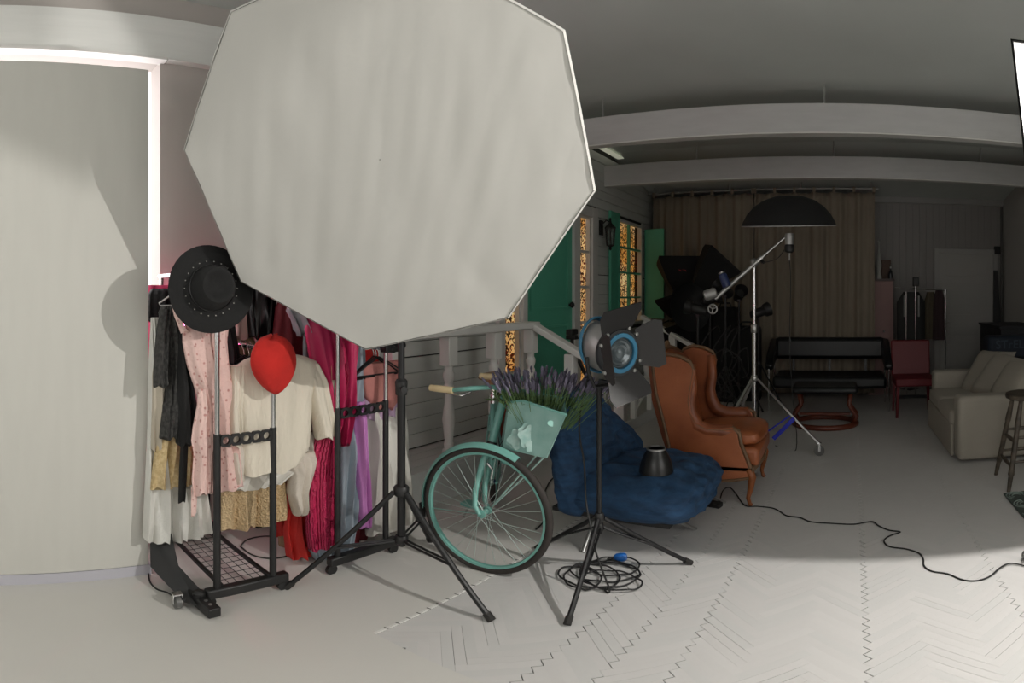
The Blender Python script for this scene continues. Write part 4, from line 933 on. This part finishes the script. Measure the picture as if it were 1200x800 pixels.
# winch end
wp = PY(832, 347, 4.45)
MB().lathe(wp+V((-.05, 0, -.0)), (1, .1, .35), [(.03, 0), (.045, .01), (.045, .09), (.035, .11)], 16).build('winch_body', silver, bs_)
wc_ = PY(835, 362, 4.38)
hw = MB().tube([wc_+V((.037*cos(a), 0, .037*sin(a))) for a in [2*pi*k/20 for k in range(20)]], .007, 8, closed=True)
for k in range(3): a = 2*pi*k/3+.4; hw.tube([wc_, wc_+V((.035*cos(a), 0, .035*sin(a)))], .005, 6)
hw.tube([wc_, wc_+V((0, .07, .03))], .008, 6); hw.build('hand_wheel', silver, bs_)
cw = thing('strobe_head', 'blue and grey strobe head on the low end of the chrome boom', 'strobe', tuple(PY(850, 330, 4.45)))
MB().lathe(PY(852, 336, 4.45), (-.35, 0, .9), [(.035, 0), (.038, .01), (.036, .1), (.03, .115)], 14).build('body', mat('navy_tube', '20305a', .4), cw)
MB().lathe(PY(852, 336, 4.45)+V((-.045, 0, .112)), (-.35, 0, .9), [(.028, 0), (.028, .012), (.001, .013)], 14).build('cap', steel, cw)
# lamp head and dish
lh = PY(925, 290, 4.62)
bh = thing('strobe_head', 'grey strobe head hanging under the black octagonal dish of the boom', 'strobe', tuple(lh))
MB().lathe(lh+V((0, 0, .0)), (0, 0, 1), [(.035, 0), (.038, .01), (.038, .12)], 16).build('body', silver, bh)
MB().lathe(lh+V((0, 0, -.045)), (0, 0, 1), [(.02, 0), (.04, .01), (.045, .05), (.038, .07)], 16).build('rear_cap', black, bh)
MB().tube([lh+V((0, 0, -.04)), lh+V((0, 0, -.11))], .007, 6).build('flash_rod', steel, bh)
MB().bar(bl1, lh+V((0, 0, .07)), .025, .04).build('bracket', black, bh)
dc = PY(925, 264, 4.62); dn_ = (V((0, 0, 1))*1.0+V((.0, -.14, 0))).normalized(); du_, dv_, _ = basis(dn_)
du_ = V((1, 0, 0)); dv_ = dn_.cross(du_)
dd = thing('overhead_dish', 'black octagonal umbrella dish facing down on the chrome boom', 'softbox', tuple(dc))
def dr_(r, h): return [dc+dn_*h+(du_*cos(2*pi*k/16+pi/16)+dv_*sin(2*pi*k/16+pi/16))*r*1.06 for k in range(16)]
MB().loft([dr_(.385, 0), dr_(.375, .03), dr_(.34, .095), dr_(.285, .16), dr_(.21, .215), dr_(.11, .25), dr_(.002, .258)], cap=False).build('canopy', blackf, dd, sharp=20)
MB().loft([dr_(.38, .004), dr_(.37, .03), dr_(.335, .09), dr_(.28, .155), dr_(.20, .21), dr_(.1, .24), dr_(.002, .248)], cap=False).build('lining', silver, dd)
MB().loft([dr_(.387, .003), dr_(.387, -.006), dr_(.375, -.006), dr_(.375, .003)], cap=False).build('rim', mat('dish_rim', '8b8b89', .5), dd)
cable('thin black cable hanging from the boom strobe in front of the curtain', [lh+V((0, 0, -.1)), lh+V((.01, .02, -.3)), lh+V((.0, .03, -.8)), lh+V((.02, .02, -1.2)), V((lh.x+.05, lh.y+.1, .02)), V((lh.x-.15, lh.y+.25, .01))], .004)
cable('black cable drooping along the chrome boom arm', [bl1+V((.02, 0, -.06)), bl0.lerp(bl1, .8)+V((.05, 0, -.08)), bl0.lerp(bl1, .62)+V((.02, -.03, -.03))], .0035)

# ================= BLACK SOFTBOXES AND STANDS PILE =================
def pyramid_box(label, c, face, w_, h_, d_, roll=0, mark=False):
    r = thing('folded_softbox', label, 'softbox', tuple(c)); fd_ = V(face).normalized(); u, v, _ = basis(fd_)
    R_ = Matrix.Rotation(radians(roll), 3, fd_); u, v = R_ @ u, R_ @ v
    def rc(k, h): return [c+fd_*h+u*w_/2*k*i+v*h_/2*k*j for i, j in ((-1, -1), (1, -1), (1, 1), (-1, 1))]
    MB().loft([rc(1, 0), rc(1.0, -.04), rc(.62, -d_*.6), rc(.2, -d_)], cap=False).build('shell', blackf, r, smooth=False, solid=.004)
    MB().prism(rc(.97, -.02), fd_*.003).build('front_cloth', mat('grey_diffuser', '3b3b3a', .8), r, smooth=False)
    MB().lathe(c-fd_*d_, -fd_, [(.07, 0), (.075, .01), (.075, .03), (.05, .04)], 16).build('speed_ring', blackm, r)
    if mark:
        pc = (rc(1, -.04)[mark-1]+rc(1, -.04)[mark % 4]+rc(.62, -d_*.6)[mark-1]+rc(.62, -d_*.6)[mark % 4])/4
        q0, q1 = rc(1, -.04)[mark-1], rc(1, -.04)[mark % 4]; e1 = (q1-q0).normalized(); e2 = (rc(.62, -d_*.6)[mark-1]-q0).normalized(); n_ = e1.cross(e2).normalized()
        if n_.dot(V((0, -1, 0))) < 0: n_ = -n_
        mk = MB()
        for a0, s1, s2 in ((-.045, .03, .03), (.0, .035, .012), (.03, .02, .035)):
            p = pc+n_*.006+e1*a0; mk.add([p, p+e1*s1+e2*.01, p+e1*s1*.8+e2*s2, p+e1*.004+e2*s2*.7], [(0, 1, 2, 3)])
        mk.build('red_mark', mat('logo_red', 'a0282c', .6), r, smooth=False)
    return r
pyramid_box('black softbox with a small red mark, top left of the dark pile', PY(797, 304, 7.0), (-.05, .12, 1), .60, .5, .50, 0, 1)
pyramid_box('tall slanted black softbox to the right of the red-marked one', PY(847, 302, 6.8), (.62, .2, .75), .42, .5, .55, 10)
pyramid_box('small black softbox under the red-marked one beside the green shutter', PY(783, 348, 7.1), (-.3, .0, 1), .36, .3, .3, 5)
pyramid_box('low black softbox lying tilted over the far stair rail', PY(786, 378, 6.85), (-.25, -.15, 1), .7, .5, .45, 15)
rdk = thing('round_reflector', 'round black dish reflector in the middle of the softbox pile', 'reflector', tuple(PY(808, 360, 6.4)))
rc_ = PY(808, 360, 6.4); rn = V((.75, -.6, .15)).normalized()
MB().lathe(rc_-rn*.0, rn, [(.02, -.1), (.1, -.09), (.22, -.05), (.30, .02), (.305, .02), (.23, -.035), (.1, -.07), (.0, -.08)], 32).build('dish', mat('matt_black_dish', '1d1e1f', .5), rdk)
def dstand(label, x, y, h, head=True, seed=1, lab=''):
    rnd = random.Random(seed); a = rnd.random()*2; fe = [(x+.36*cos(a+k*2.094), y+.36*sin(a+k*2.094)) for k in range(3)]
    s = stand(label, (x, y), fe, .6, .3, h, .014, legr=.009)
    if head:
        b = rnd.random()*6; hh = thing('strobe_head', lab, 'strobe', (x, y, h))
        dd_ = V((cos(b), sin(b)*.5, .25)).normalized()
        MB().lathe(V((x, y, h+.05))-dd_*.1, dd_, [(.04, 0), (.055, .02), (.055, .16), (.075, .18), (.085, .24), (.08, .24), (.05, .17)], 16).build('body', black, hh)
        MB().box(x-.02, x+.02, y-.02, y+.02, h-.02, h+.03).build('mount', blackm, hh)
orders = ('leftmost', 'second from the left', 'third from the left', 'fourth from the left', 'rightmost')
for i, (px, Y, h) in enumerate(((818, 5.6, 1.2), (832, 6.5, 1.3), (850, 5.7, 1.4), (866, 6.5, 1.35), (889, 6.2, 1.15))):
    p = PY(px, 400, Y); dstand('dark light stand %s of those behind the leather chair' % orders[i], p.x, p.y, h, True, i+3, lab='black strobe head on the dark stand %s behind the leather chair' % orders[i])
for i, (px, Y) in enumerate(((830, 5.1), (845, 5.2), (868, 5.3), (855, 5.0))):
    p = PY(px, 400, Y); rnd = random.Random(i); pts = []
    for k in range(22):
        a = k*.9; pts.append(V((p.x+.09*cos(a)+.04*rnd.uniform(-1, 1), p.y+.07*sin(a), 1.05-.045*k+.1*sin(k*1.3))))
    pts.append(V((p.x, p.y, .01)))
    cable('tangle of black cable hanging among the dark stands behind the leather chair', pts, .006, group='cable tangles in the equipment corner')
for i, (px, Y, w_, h_) in enumerate(((826, 7.05, .40, 1.1), (850, 6.95, .36, 1.25), (875, 7.05, .38, 1.0))):
    p = PY(px, 400, Y)
    b = thing('equipment_bag', ['tall black equipment bag behind the leather chair', 'wide black equipment bag in the middle of the dark corner', 'short black equipment bag near the chrome boom stand'][i], 'bag', (p.x, p.y, 0))
    MB().box(p.x-w_/2, p.x+w_/2, p.y-.12, p.y+.12, .0, h_).build('bag_body', blackf, b, bevel=.05)
    MB().tube([(p.x-.08, p.y, h_-.01), (p.x-.06, p.y, h_+.05), (p.x+.06, p.y, h_+.05), (p.x+.08, p.y, h_-.01)], .012, 8).build('handle', black, b)

# tripod with a video head on the porch
tx, ty = -2.2, 4.13
tr = thing('camera_tripod', 'black camera tripod with a pan handle in front of the green door', 'tripod', (tx, ty, .0))
tz = 1.02
for k in range(3):
    a = .4+k*2.094; MB().tube([(tx+.03*cos(a), ty+.03*sin(a), tz-.12), (tx+.17*cos(a), ty+.17*sin(a), .6), (tx+.30*cos(a), ty+.30*sin(a), .155 if False else (.27 if tx+.3*cos(a) < -2.33 else .135 if tx+.3*cos(a) < -2.02 else .01))], [.018, .014, .01], 8).build('leg', black, tr)
MB().tube([(tx, ty, tz-.25), (tx, ty, tz)], .016, 10).lathe((tx, ty, tz-.14), (0, 0, 1), [(.03, 0), (.04, .02), (.035, .05)], 12).build('centre_column', black, tr)
MB().box(tx-.045, tx+.045, ty-.035, ty+.035, tz, tz+.04).box(tx-.03, tx+.03, ty-.06, ty+.06, tz+.04, tz+.09).build('head', black, tr, bevel=.008)
MB().tube([(tx+.02, ty, tz+.03), (tx+.2, ty-.05, tz-.03)], [.006, .01], 8).build('pan_handle', black, tr)
# white stool on the porch side
sx, sy = -2.18, 5.35
bn_ = thing('white_bench', 'small white wooden bench behind the fresnel lamp and the blue chair', 'bench', (sx, sy, .13))
MB().box(sx-.2, sx+.2, sy-.3, sy+.3, .47, .50).build('seat', rw, bn_, bevel=.006)
for i_ in (-1, 1):
    for j_ in (-1, 1): MB().box(sx+i_*.16-.025, sx+i_*.16+.025, sy+j_*.24-.025, sy+j_*.24+.025, .135 if i_ > 0 or True else .27, .47).build('leg', rw, bn_)
    MB().bar((sx+i_*.16, sy-.22, .2), (sx+i_*.16, sy+.22, .42), .02, .03).build('brace', rw, bn_)

# ================= BACK OF THE ROOM =================
blk_l = mat('black_vinyl', '0e1114', .35, bump=.05, bscale=30)
so = thing('black_couch', 'low black vinyl couch with chrome legs in front of the curtain', 'couch', (-.15, 6.7, 0))
x0, x1 = PY(897, 430, 6.5).x, PY(1046, 430, 6.5).x
MB().box(x0+.1, x1-.08, 6.35, 6.95, .29, .44).build('seat_cushion', blk_l, so, bevel=.04)
MB().box(x0+.06, x1-.05, 6.93, 7.08, .58, .86).build('backrest', blk_l, so, bevel=.05)
for x in (x0+.05, x1-.05):
    s_ = 1 if x > 0 else -1
    MB().prism([V((x-.045, y, z)) for y, z in ((6.42, .56), (6.5, .66), (6.95, .84), (7.05, .84), (7.05, .6), (6.55, .5), (6.44, .5))], (.09, 0, 0)).build('armrest', blk_l, so, bevel=.02)
    MB().tube([(x, 6.42, .0), (x, 6.42, .52)], .012, 8).tube([(x, 7.0, .0), (x, 7.0, .6)], .012, 8).tube([(x, 6.42, .3), (x, 7.0, .3)], .01, 8).build('chrome_leg', chrome, so)
for x in (x0+.3, (x0+x1)/2, x1-.3): MB().bar((x, 6.99, .4), (x, 7.02, .62), .03, .012).build('back_support', blackm, so)
MB().tube([(x0+.1, 6.6, .27), (x1-.08, 6.6, .27)], .012, 8).tube([(x0+.1, 6.9, .27), (x1-.08, 6.9, .27)], .012, 8).build('seat_frame', blackm, so)
# wooden swivel footstool
fx, fy = PY(967, 500, 5.75).x, 5.75
fo = thing('swivel_footstool', 'reddish wooden swivel footstool base with a ring foot and black pad', 'footstool', (fx, fy, 0))
rwd = mat('cherry_wood', '6a3322', .35, var=.25, vscale=10)
ringp = [V((fx+.33*cos(a), fy+.27*sin(a), .03)) for a in [2*pi*k/40 for k in range(40)]]
MB().tube(ringp, .03, 10, closed=True).build('ring_foot', rwd, fo, sharp=180)
for s_ in (-1, 1):
    for t_ in (-1, 1):
        MB().tube([(fx+s_*.29, fy+t_*.08, .04), (fx+s_*.33, fy+t_*.09, .12), (fx+s_*.25, fy+t_*.08, .24), (fx+s_*.27, fy+t_*.08, .37)], [.03, .026, .022, .026], 8).build('curved_upright', rwd, fo, sharp=180)
MB().bar((fx-.27, fy, .13), (fx+.27, fy, .13), .05, .025).build('stretcher', rwd, fo)
MB().box(fx-.34, fx+.34, fy-.2, fy+.2, .375, .45).build('pad', blk_l, fo, bevel=.03)
# red chair
rc0 = PY(1074, 490, 6.0); rx, ry = rc0.x, 6.25
rdm = mat('red_vinyl', '64101a', .5, var=.08, vscale=5)
rch = thing('red_chair', 'dark red upholstered dining chair between the couch and the white sofa', 'chair', (rx, ry, 0))
MB().box(rx-.23, rx+.23, ry-.24, ry+.22, .37, .46).build('seat', rdm, rch, bevel=.015)
MB().prism([V((rx-.23, ry+.18, .42)), V((rx+.23, ry+.18, .42)), V((rx+.235, ry+.26, .86)), V((rx-.235, ry+.26, .86))], (0, .05, .0)).build('backrest', rdm, rch, bevel=.015)
for i_ in (-1, 1):
    for j_ in (-1, 1): MB().tube([(rx+i_*.20, ry+j_*.19, .38), (rx+i_*.215, ry+j_*.21, .0)], [.024, .017], 4).build('leg', rdm, rch, smooth=False)
# wardrobe with things on top
wdx0, wdx1 = .42, PY(1047, 350, 7.55).x
wd = thing('wardrobe', 'dusty pink cabinet half hidden by the curtain at the back', 'cabinet', (.65, 7.7, 0))
pk = mat('dusty_pink', '8e6f6b', .6, var=.05)
MB().box(wdx0, wdx1, 7.53, 7.95, 0, 1.60).build('body', pk, wd, bevel=.005)
MB().box(wdx0-.01, wdx1+.01, 7.51, 7.95, 1.60, 1.63).build('top_board', mat('dusty_top', '4b3a38', .5), wd)
MB().box(wdx0+.01, (wdx0+wdx1)/2-.003, 7.515, 7.53, .05, 1.58).build('door', pk, wd); dk_ = MB().box((wdx0+wdx1)/2+.003, wdx1-.01, 7.515, 7.53, .05, 1.58).build('door', pk, wd)
MB().ball(((wdx0+wdx1)/2+.04, 7.5, .9), .014, 8).build('knob', steel, dk_)
fg = PY(1030, 327, 7.6); f1 = thing('white_figurine', 'slender white figurine with a long neck on top of the pink cabinet', 'figurine', (fg.x, 7.6, 1.63))
MB().lathe((fg.x, 7.6, 1.63), (0, 0, 1), [(.04, 0), (.045, .02), (.03, .08), (.042, .2), (.03, .3), (.014, .38), (.012, .5), (.02, .53), (.001, .56)], 12).build('body', mat('figurine_white', '9a9994', .5), f1)
bx0 = PY(1037, 320, 7.7); f2 = thing('brown_box', 'brown box standing behind the white figurine on the cabinet', 'box', (bx0.x, 7.75, 1.63))
MB().box(bx0.x-.09, bx0.x+.08, 7.7, 7.85, 1.63, 1.9).build('carton', mat('brown_card', '5b4a40', .8), f2, bevel=.01); MB().box(bx0.x-.095, bx0.x+.085, 7.695, 7.855, 1.85, 1.905).build('lid', mat('brown_card', ''), f2)
f3 = thing('small_bottle', 'small dark bottle at the right edge of the cabinet top', 'bottle', (wdx1-.03, 7.6, 1.63))
MB().lathe((wdx1-.035, 7.6, 1.63), (0, 0, 1), [(.03, 0), (.032, .06), (.025, .1), (.012, .12), (.012, .15)], 12).build('glass', mat('dark_bottle', '23262a', .3), f3); MB().lathe((wdx1-.035, 7.6, 1.78), (0, 0, 1), [(.014, 0), (.014, .025)], 10).build('cap', steel, f3)
# back clothes rack
r2 = thing('clothes_rack', 'dark clothes rack at the back wall behind the red chair', 'clothes rack', (1.0, 7.3, 0))
xa, xb_ = PY(1062, 350, 7.1).x, PY(1073, 350, 7.1).x
for x, zt_ in ((xa, 1.45), (xb_, 1.62)):
    MB().tube([(x, 7.1, .05), (x, 7.1, zt_)], .012, 8).build('chrome_post', chrome, r2)
MB().box(xa-.1, xb_+.45, 7.08, 7.12, .03, .07).build('base_bar', black, r2)
MB().tube([(xa-.15, 7.1, 1.5), (PY(1110, 340, 7.1).x, 7.1, 1.47)], .01, 8).build('hanging_rail', chrome, r2)
MB().tube([(xb_+.4, 7.1, .05), (xb_+.4, 7.1, 1.48)], .01, 8).build('chrome_post', chrome, r2)
MB().box(xb_-.04, xb_+.04, 7.06, 7.12, 1.52, 1.64).build('clamp', black, r2, bevel=.01)
def backwear(name, label, cat, px0, px1, py0, py1, m, Y=7.22, fl=1.0, trim=None):
    a, b = PY(px0, py0, Y), PY(px1, py1, Y); r = thing(name, label, cat, ((a.x+b.x)/2, Y, a.z)); rings = []
    for i in range(16):
        t = i/15; z = lerp(a.z, b.z, t); hw_ = (b.x-a.x)/2*(.55+.45*min(1, t*5))*(1+(fl-1)*t)
        rings.append([V(((a.x+b.x)/2+hw_*cos(q_), Y+(.05+.012*sin(q_*5))*sin(q_), z)) for q_ in [2*pi*k/28 for k in range(28)]])
    MB().loft(rings).build('cloth', m, r, sharp=60)
    if trim:
        for s_ in (-.5, .5):
            tb = MB()
            for i in range(26):
                z = lerp(a.z-.06, b.z+.35, i/25); tb.ball(((a.x+b.x)/2+(b.x-a.x)/2*s_, Y-.062, z), .014, 6)
            tb.build('bead_trim', trim, r, kind='stuff')
    return r
backwear('beaded_jacket', 'black jacket with silver beaded edges on the back clothes rack', 'jacket', 1051, 1084, 342, 400, mat('dark_jacket', '20211f', .7), trim=mat('bead_trim', 'a5a6a2', .4))
backwear('olive_coat', 'olive brown coat right of the beaded jacket on the back rack', 'coat', 1083, 1098, 342, 397, mat('olive_cloth', '4a4334', .9), 7.25)
backwear('maroon_coat', 'dark maroon coat at the right end of the back rack', 'coat', 1094, 1107, 338, 398, mat('maroon_cloth', '332426', .9), 7.2, 1.2)
# leaning board and black box on wall
lbz = thing('leaning_board', 'dark narrow board leaning in the back right corner', 'board', (2.38, 7.75, 0))
MB().prism([V((2.24, 7.6, .01)), V((2.42, 7.6, .01)), V((2.40, 7.92, 1.78)), V((2.34, 7.92, 1.78))], (0, .03, 0)).build('plank', mat('dark_board', '2c2b2b', .6), lbz)
MB().tube([(2.455, 7.9, .05), (2.455, 7.9, 2.75)], .02, 8).build('heating_pipe', mat('pipe_dark', '4d4a48', .6)); tag(bpy.data.objects['heating_pipe'], 'dark vertical pipe in the back right corner', 'pipe')
tag(MB().box(2.36, 2.46, 7.93, 7.999, 2.03, 2.15).build('wall_box', black, bevel=.005), 'small black box on the back wall near the corner', 'box')
# dark chest and navy bag behind the sofa
ch = thing('dark_chest', 'dark chest standing behind the white sofa at the right wall', 'chest', (2.15, 6.5, 0))
MB().box(1.93, 2.46, 6.25, 7.2, 0, 1.0).build('body', mat('chest_dark', '26262a', .6), ch, bevel=.01); MB().box(1.91, 2.48, 6.23, 7.22, 1.0, 1.03).build('top_board', mat('chest_dark', ''), ch)
for z in (.15, .45, .72): MB().box(2.0, 2.42, 6.235, 6.25, z, z+.22).build('drawer', mat('chest_dark', ''), ch, bevel=.004)
bg = thing('navy_bag', 'navy blue gym bag with dark lettering, on the sofa back at the right edge', 'bag', (2.0, 5.9, .75))
bm2 = mat('navy_fabric', '15202e', .7)
p0, p1 = PY(1159, 426, 5.45), PY(1215, 393, 5.45)
MB().box(p0.x, p1.x+.15, 5.45, 5.72, p0.z-.06, p1.z).build('bag_body', bm2, bg, bevel=.04)
MB().bar((p0.x+.03, 5.44, p0.z+.05), (p1.x+.1, 5.44, p0.z+.05), .03, .04).build('webbing', mat('webbing_dark', '0f151d', .8), bg)
def text(s, name, m, parent, loc, rot, size, label=None):
    c = bpy.data.curves.new(name, 'FONT'); c.body = s; c.size = size; c.extrude = .002
    o = bpy.data.objects.new(name, c); col.objects.link(o); dg = bpy.context.evaluated_depsgraph_get()
    me = bpy.data.meshes.new_from_object(o.evaluated_get(dg)); bpy.data.objects.remove(o)
    M_ = Matrix.Translation(V(loc)) @ Matrix.Rotation(rot[2], 4, 'Z') @ Matrix.Rotation(rot[0], 4, 'X'); me.transform(M_)
    off = parent.location; me.transform(Matrix.Translation(-off)); me.materials.clear(); me.materials.append(m)
    o = bpy.data.objects.new(name, me); col.objects.link(o); o.parent = parent; return o
text('STrELL', 'lettering', mat('lettering_grey', '3a4450', .7), bg, (p0.x+.07, 5.445, p1.z-.13), (pi/2, 0, 0), .13)

# white sofa
wl_ = mat('cream_linen', 'a19b90', .9, var=.05, vscale=3, bump=.3, bscale=9)
sf = thing('white_sofa', 'cream slipcovered two-seat sofa standing against the right side', 'sofa', (1.5, 4.95, 0))
def soft(x0, x1, y0, y1, z0, z1, name, par, bev=.035, wr=.006):
    b = MB(); n = 7; rows_ = []
    o = MB().box(x0, x1, y0, y1, z0, z1).build(name, wl_, par); o.modifiers.new('b', 'BEVEL').width = bev; o.modifiers['b'].segments = 4
    return o
soft(.97, 2.0, 4.42, 5.6, .05, .28, 'base', sf, .01)
soft(.93, 1.70, 4.44, 5.0, .28, .43, 'seat_cushion', sf, .05); soft(.94, 1.70, 5.01, 5.58, .28, .43, 'seat_cushion', sf, .05)
soft(.955, 1.98, 4.235, 4.43, .03, .575, 'arm', sf, .04); soft(1.0, 1.98, 5.59, 5.78, .03, .60, 'arm', sf, .04)
soft(1.66, 1.99, 4.3, 5.7, .2, .72, 'back', sf, .07)
soft(.935, .965, 4.44, 5.58, .02, .30, 'skirt', sf, .008)
def cushion(label, c, n_, s_, th, rot=0):
    o = thing('sofa_cushion', label, 'cushion', tuple(c)); n_ = V(n_).normalized(); u, v, _ = basis(n_); R_ = Matrix.Rotation(radians(rot), 3, n_); u, v = R_ @ u, R_ @ v
    N = 14; top, bot = [], []
    for i in range(N+1):
        ra, rb = [], []
        for j in range(N+1):
            a, b = i/N*2-1, j/N*2-1; e = ((1-a**4)*(1-b**4))**.5*th/2; sh = 1-.06*(a*a*b*b)*0-.05*(1-abs(a))*abs(b)**3-.05*(1-abs(b))*abs(a)**3
            p = c+u*a*s_/2*sh+v*b*s_/2*sh; ra.append(p+n_*e); rb.append(p-n_*e)
        top.append(ra); bot.append(rb)
    MB().grid(top).grid(bot).build('cushion_cover', wl_, o, sharp=180)
cushion('cream cushion leaning at the far end of the white sofa', V((1.50, 5.30, .62)), (-.72, -.32, .62), .52, .17, 3)
cushion('cream cushion in the middle of the white sofa', V((1.52, 4.96, .62)), (-.70, -.30, .64), .50, .17, -6)
cushion('cream cushion at the near end of the white sofa', V((1.56, 4.62, .62)), (-.72, -.2, .62), .46, .17, 4)
# bar stool
bsx, bsy = 1.36, 3.72
stl = thing('bar_stool', 'dark turned-wood bar stool in front of the white sofa', 'stool', (bsx, bsy, 0))
dw = mat('dark_stool_wood', '3a332b', .5, c2='5a5044', vscale=16)
MB().lathe((bsx, bsy, .64), (0, 0, 1), [(.13, 0), (.165, .01), (.17, .025), (.165, .042), (.12, .046)], 32).build('seat', dw, stl)
ft_ = [V((1.165, 3.90, 0)), V((1.14, 3.51, 0)), V((1.57, 3.53, 0)), V((1.55, 3.92, 0))]
tp_ = [V((bsx-.09, bsy+.09, .64)), V((bsx-.09, bsy-.09, .64)), V((bsx+.09, bsy-.09, .64)), V((bsx+.09, bsy+.09, .64))]
for f_, t_ in zip(ft_, tp_):
    MB().tube([f_, f_.lerp(t_, .1), f_.lerp(t_, .18), f_.lerp(t_, .2), f_.lerp(t_, .3), f_.lerp(t_, .5), f_.lerp(t_, .7), f_.lerp(t_, .72), f_.lerp(t_, .9), t_], [.013, .016, .018, .023, .018, .021, .018, .023, .018, .015], 10).build('leg', dw, stl)
for k in range(4):
    for h_ in (.28+.05*(k % 2), .55+.05*(k % 2)):
        a, b = ft_[k].lerp(tp_[k], h_), ft_[(k+1) % 4].lerp(tp_[(k+1) % 4], h_); MB().tube([a, a.lerp(b, .3), a.lerp(b, .5), a.lerp(b, .7), b], [.009, .013, .016, .013, .009], 8).build('rung', dw, stl)
# rug
rgm = mat('rug_green', '404844', .95, bump=.3, bscale=120)
rg = thing('patterned_rug', 'grey-green rug with pale scroll pattern at the right edge', 'rug', (1.7, 2.9, .006))
rugp = [V((1.09, 3.47, .006)), V((1.06, 2.5, .006)), V((2.4, 2.5, .006)), V((2.4, 3.47, .006))]
MB().prism(rugp, (0, 0, .008)).build('pile', rgm, rg, smooth=False)
sw = MB()
for i in range(8):
    for j in range(6):
        cx, cy = 1.16+.16*i, 3.40-.16*j
        for rr in (.03, .05, .07):
            sw.tube([V((cx+rr*cos(a), cy+rr*sin(a), .0145)) for a in [k*pi/8+(i+j)*pi/2 for k in range(11)]], .004, 4)
sw.build('scroll_pattern', mat('rug_pattern', '7d8a84', .95), rg, kind='stuff')

# floor cables and power strip
ps = G(833, 590)
pw = thing('power_strip', 'black power strip on the floor between the blue chair and the leather chair', 'power strip', (ps.x, ps.y, .006))
MB().bar(G(823, 588, .02), G(845, 592, .02), .06, .035).build('housing', black, pw, bevel=.006)
for t_ in (.3, .7):
    q_ = G(823, 588, .038).lerp(G(845, 592, .038), t_); MB().lathe(q_, (0, 0, 1), [(.018, 0), (.018, .002), (.014, -.004)], 12).build('socket', rub, pw)
path = [(843, 590, .03), (847, 575, .06), (855, 571, .05), (863, 579, .01), (873, 592, .01), (888, 593, .01), (905, 595, .01), (914, 599, .01), (922, 604, .01), (937, 606, .01), (950, 611, .01), (975, 613, .01), (1000, 614, .01), (1013, 612, .01), (1023, 611, .01), (1030, 616, .01), (1042, 621, .01), (1055, 623, .01), (1044, 627, .01), (1036, 633, .01), (1042, 640, .01), (1062, 643, .01), (1077, 648, .01), (1082, 655, .01), (1083, 663, .01), (1092, 669, .01), (1110, 672, .01), (1128, 679, .01), (1145, 680, .01), (1160, 675, .012), (1172, 665, .015), (1184, 660, .015), (1202, 663, .012), (1230, 672, .01)]
cable('long black extension cable winding across the white floor to the right edge', [G(x, y, z) for x, y, z in path], .0045)
cable('black cable on the floor under the wire shelf of the left rack', [G(*p_, .01) for p_ in ((174, 672), (176, 682), (184, 690), (196, 694))]+[G(205, 700, .02)], .004)
cable('grey cable arching over the floor behind the clothes racks', [G(x, y, .012) for x, y in ((282, 640), (290, 632), (310, 628), (335, 630), (352, 640), (340, 650), (318, 654), (296, 650), (282, 640))], .004, m=mat('grey_cable', '3c3a38', .6))
cable('dark cable on the floor between the bicycle and the blue chair', [G(x, y, .012) for x, y in ((648, 560), (643, 566), (638, 580), (640, 600), (636, 612), (628, 620))], .005)
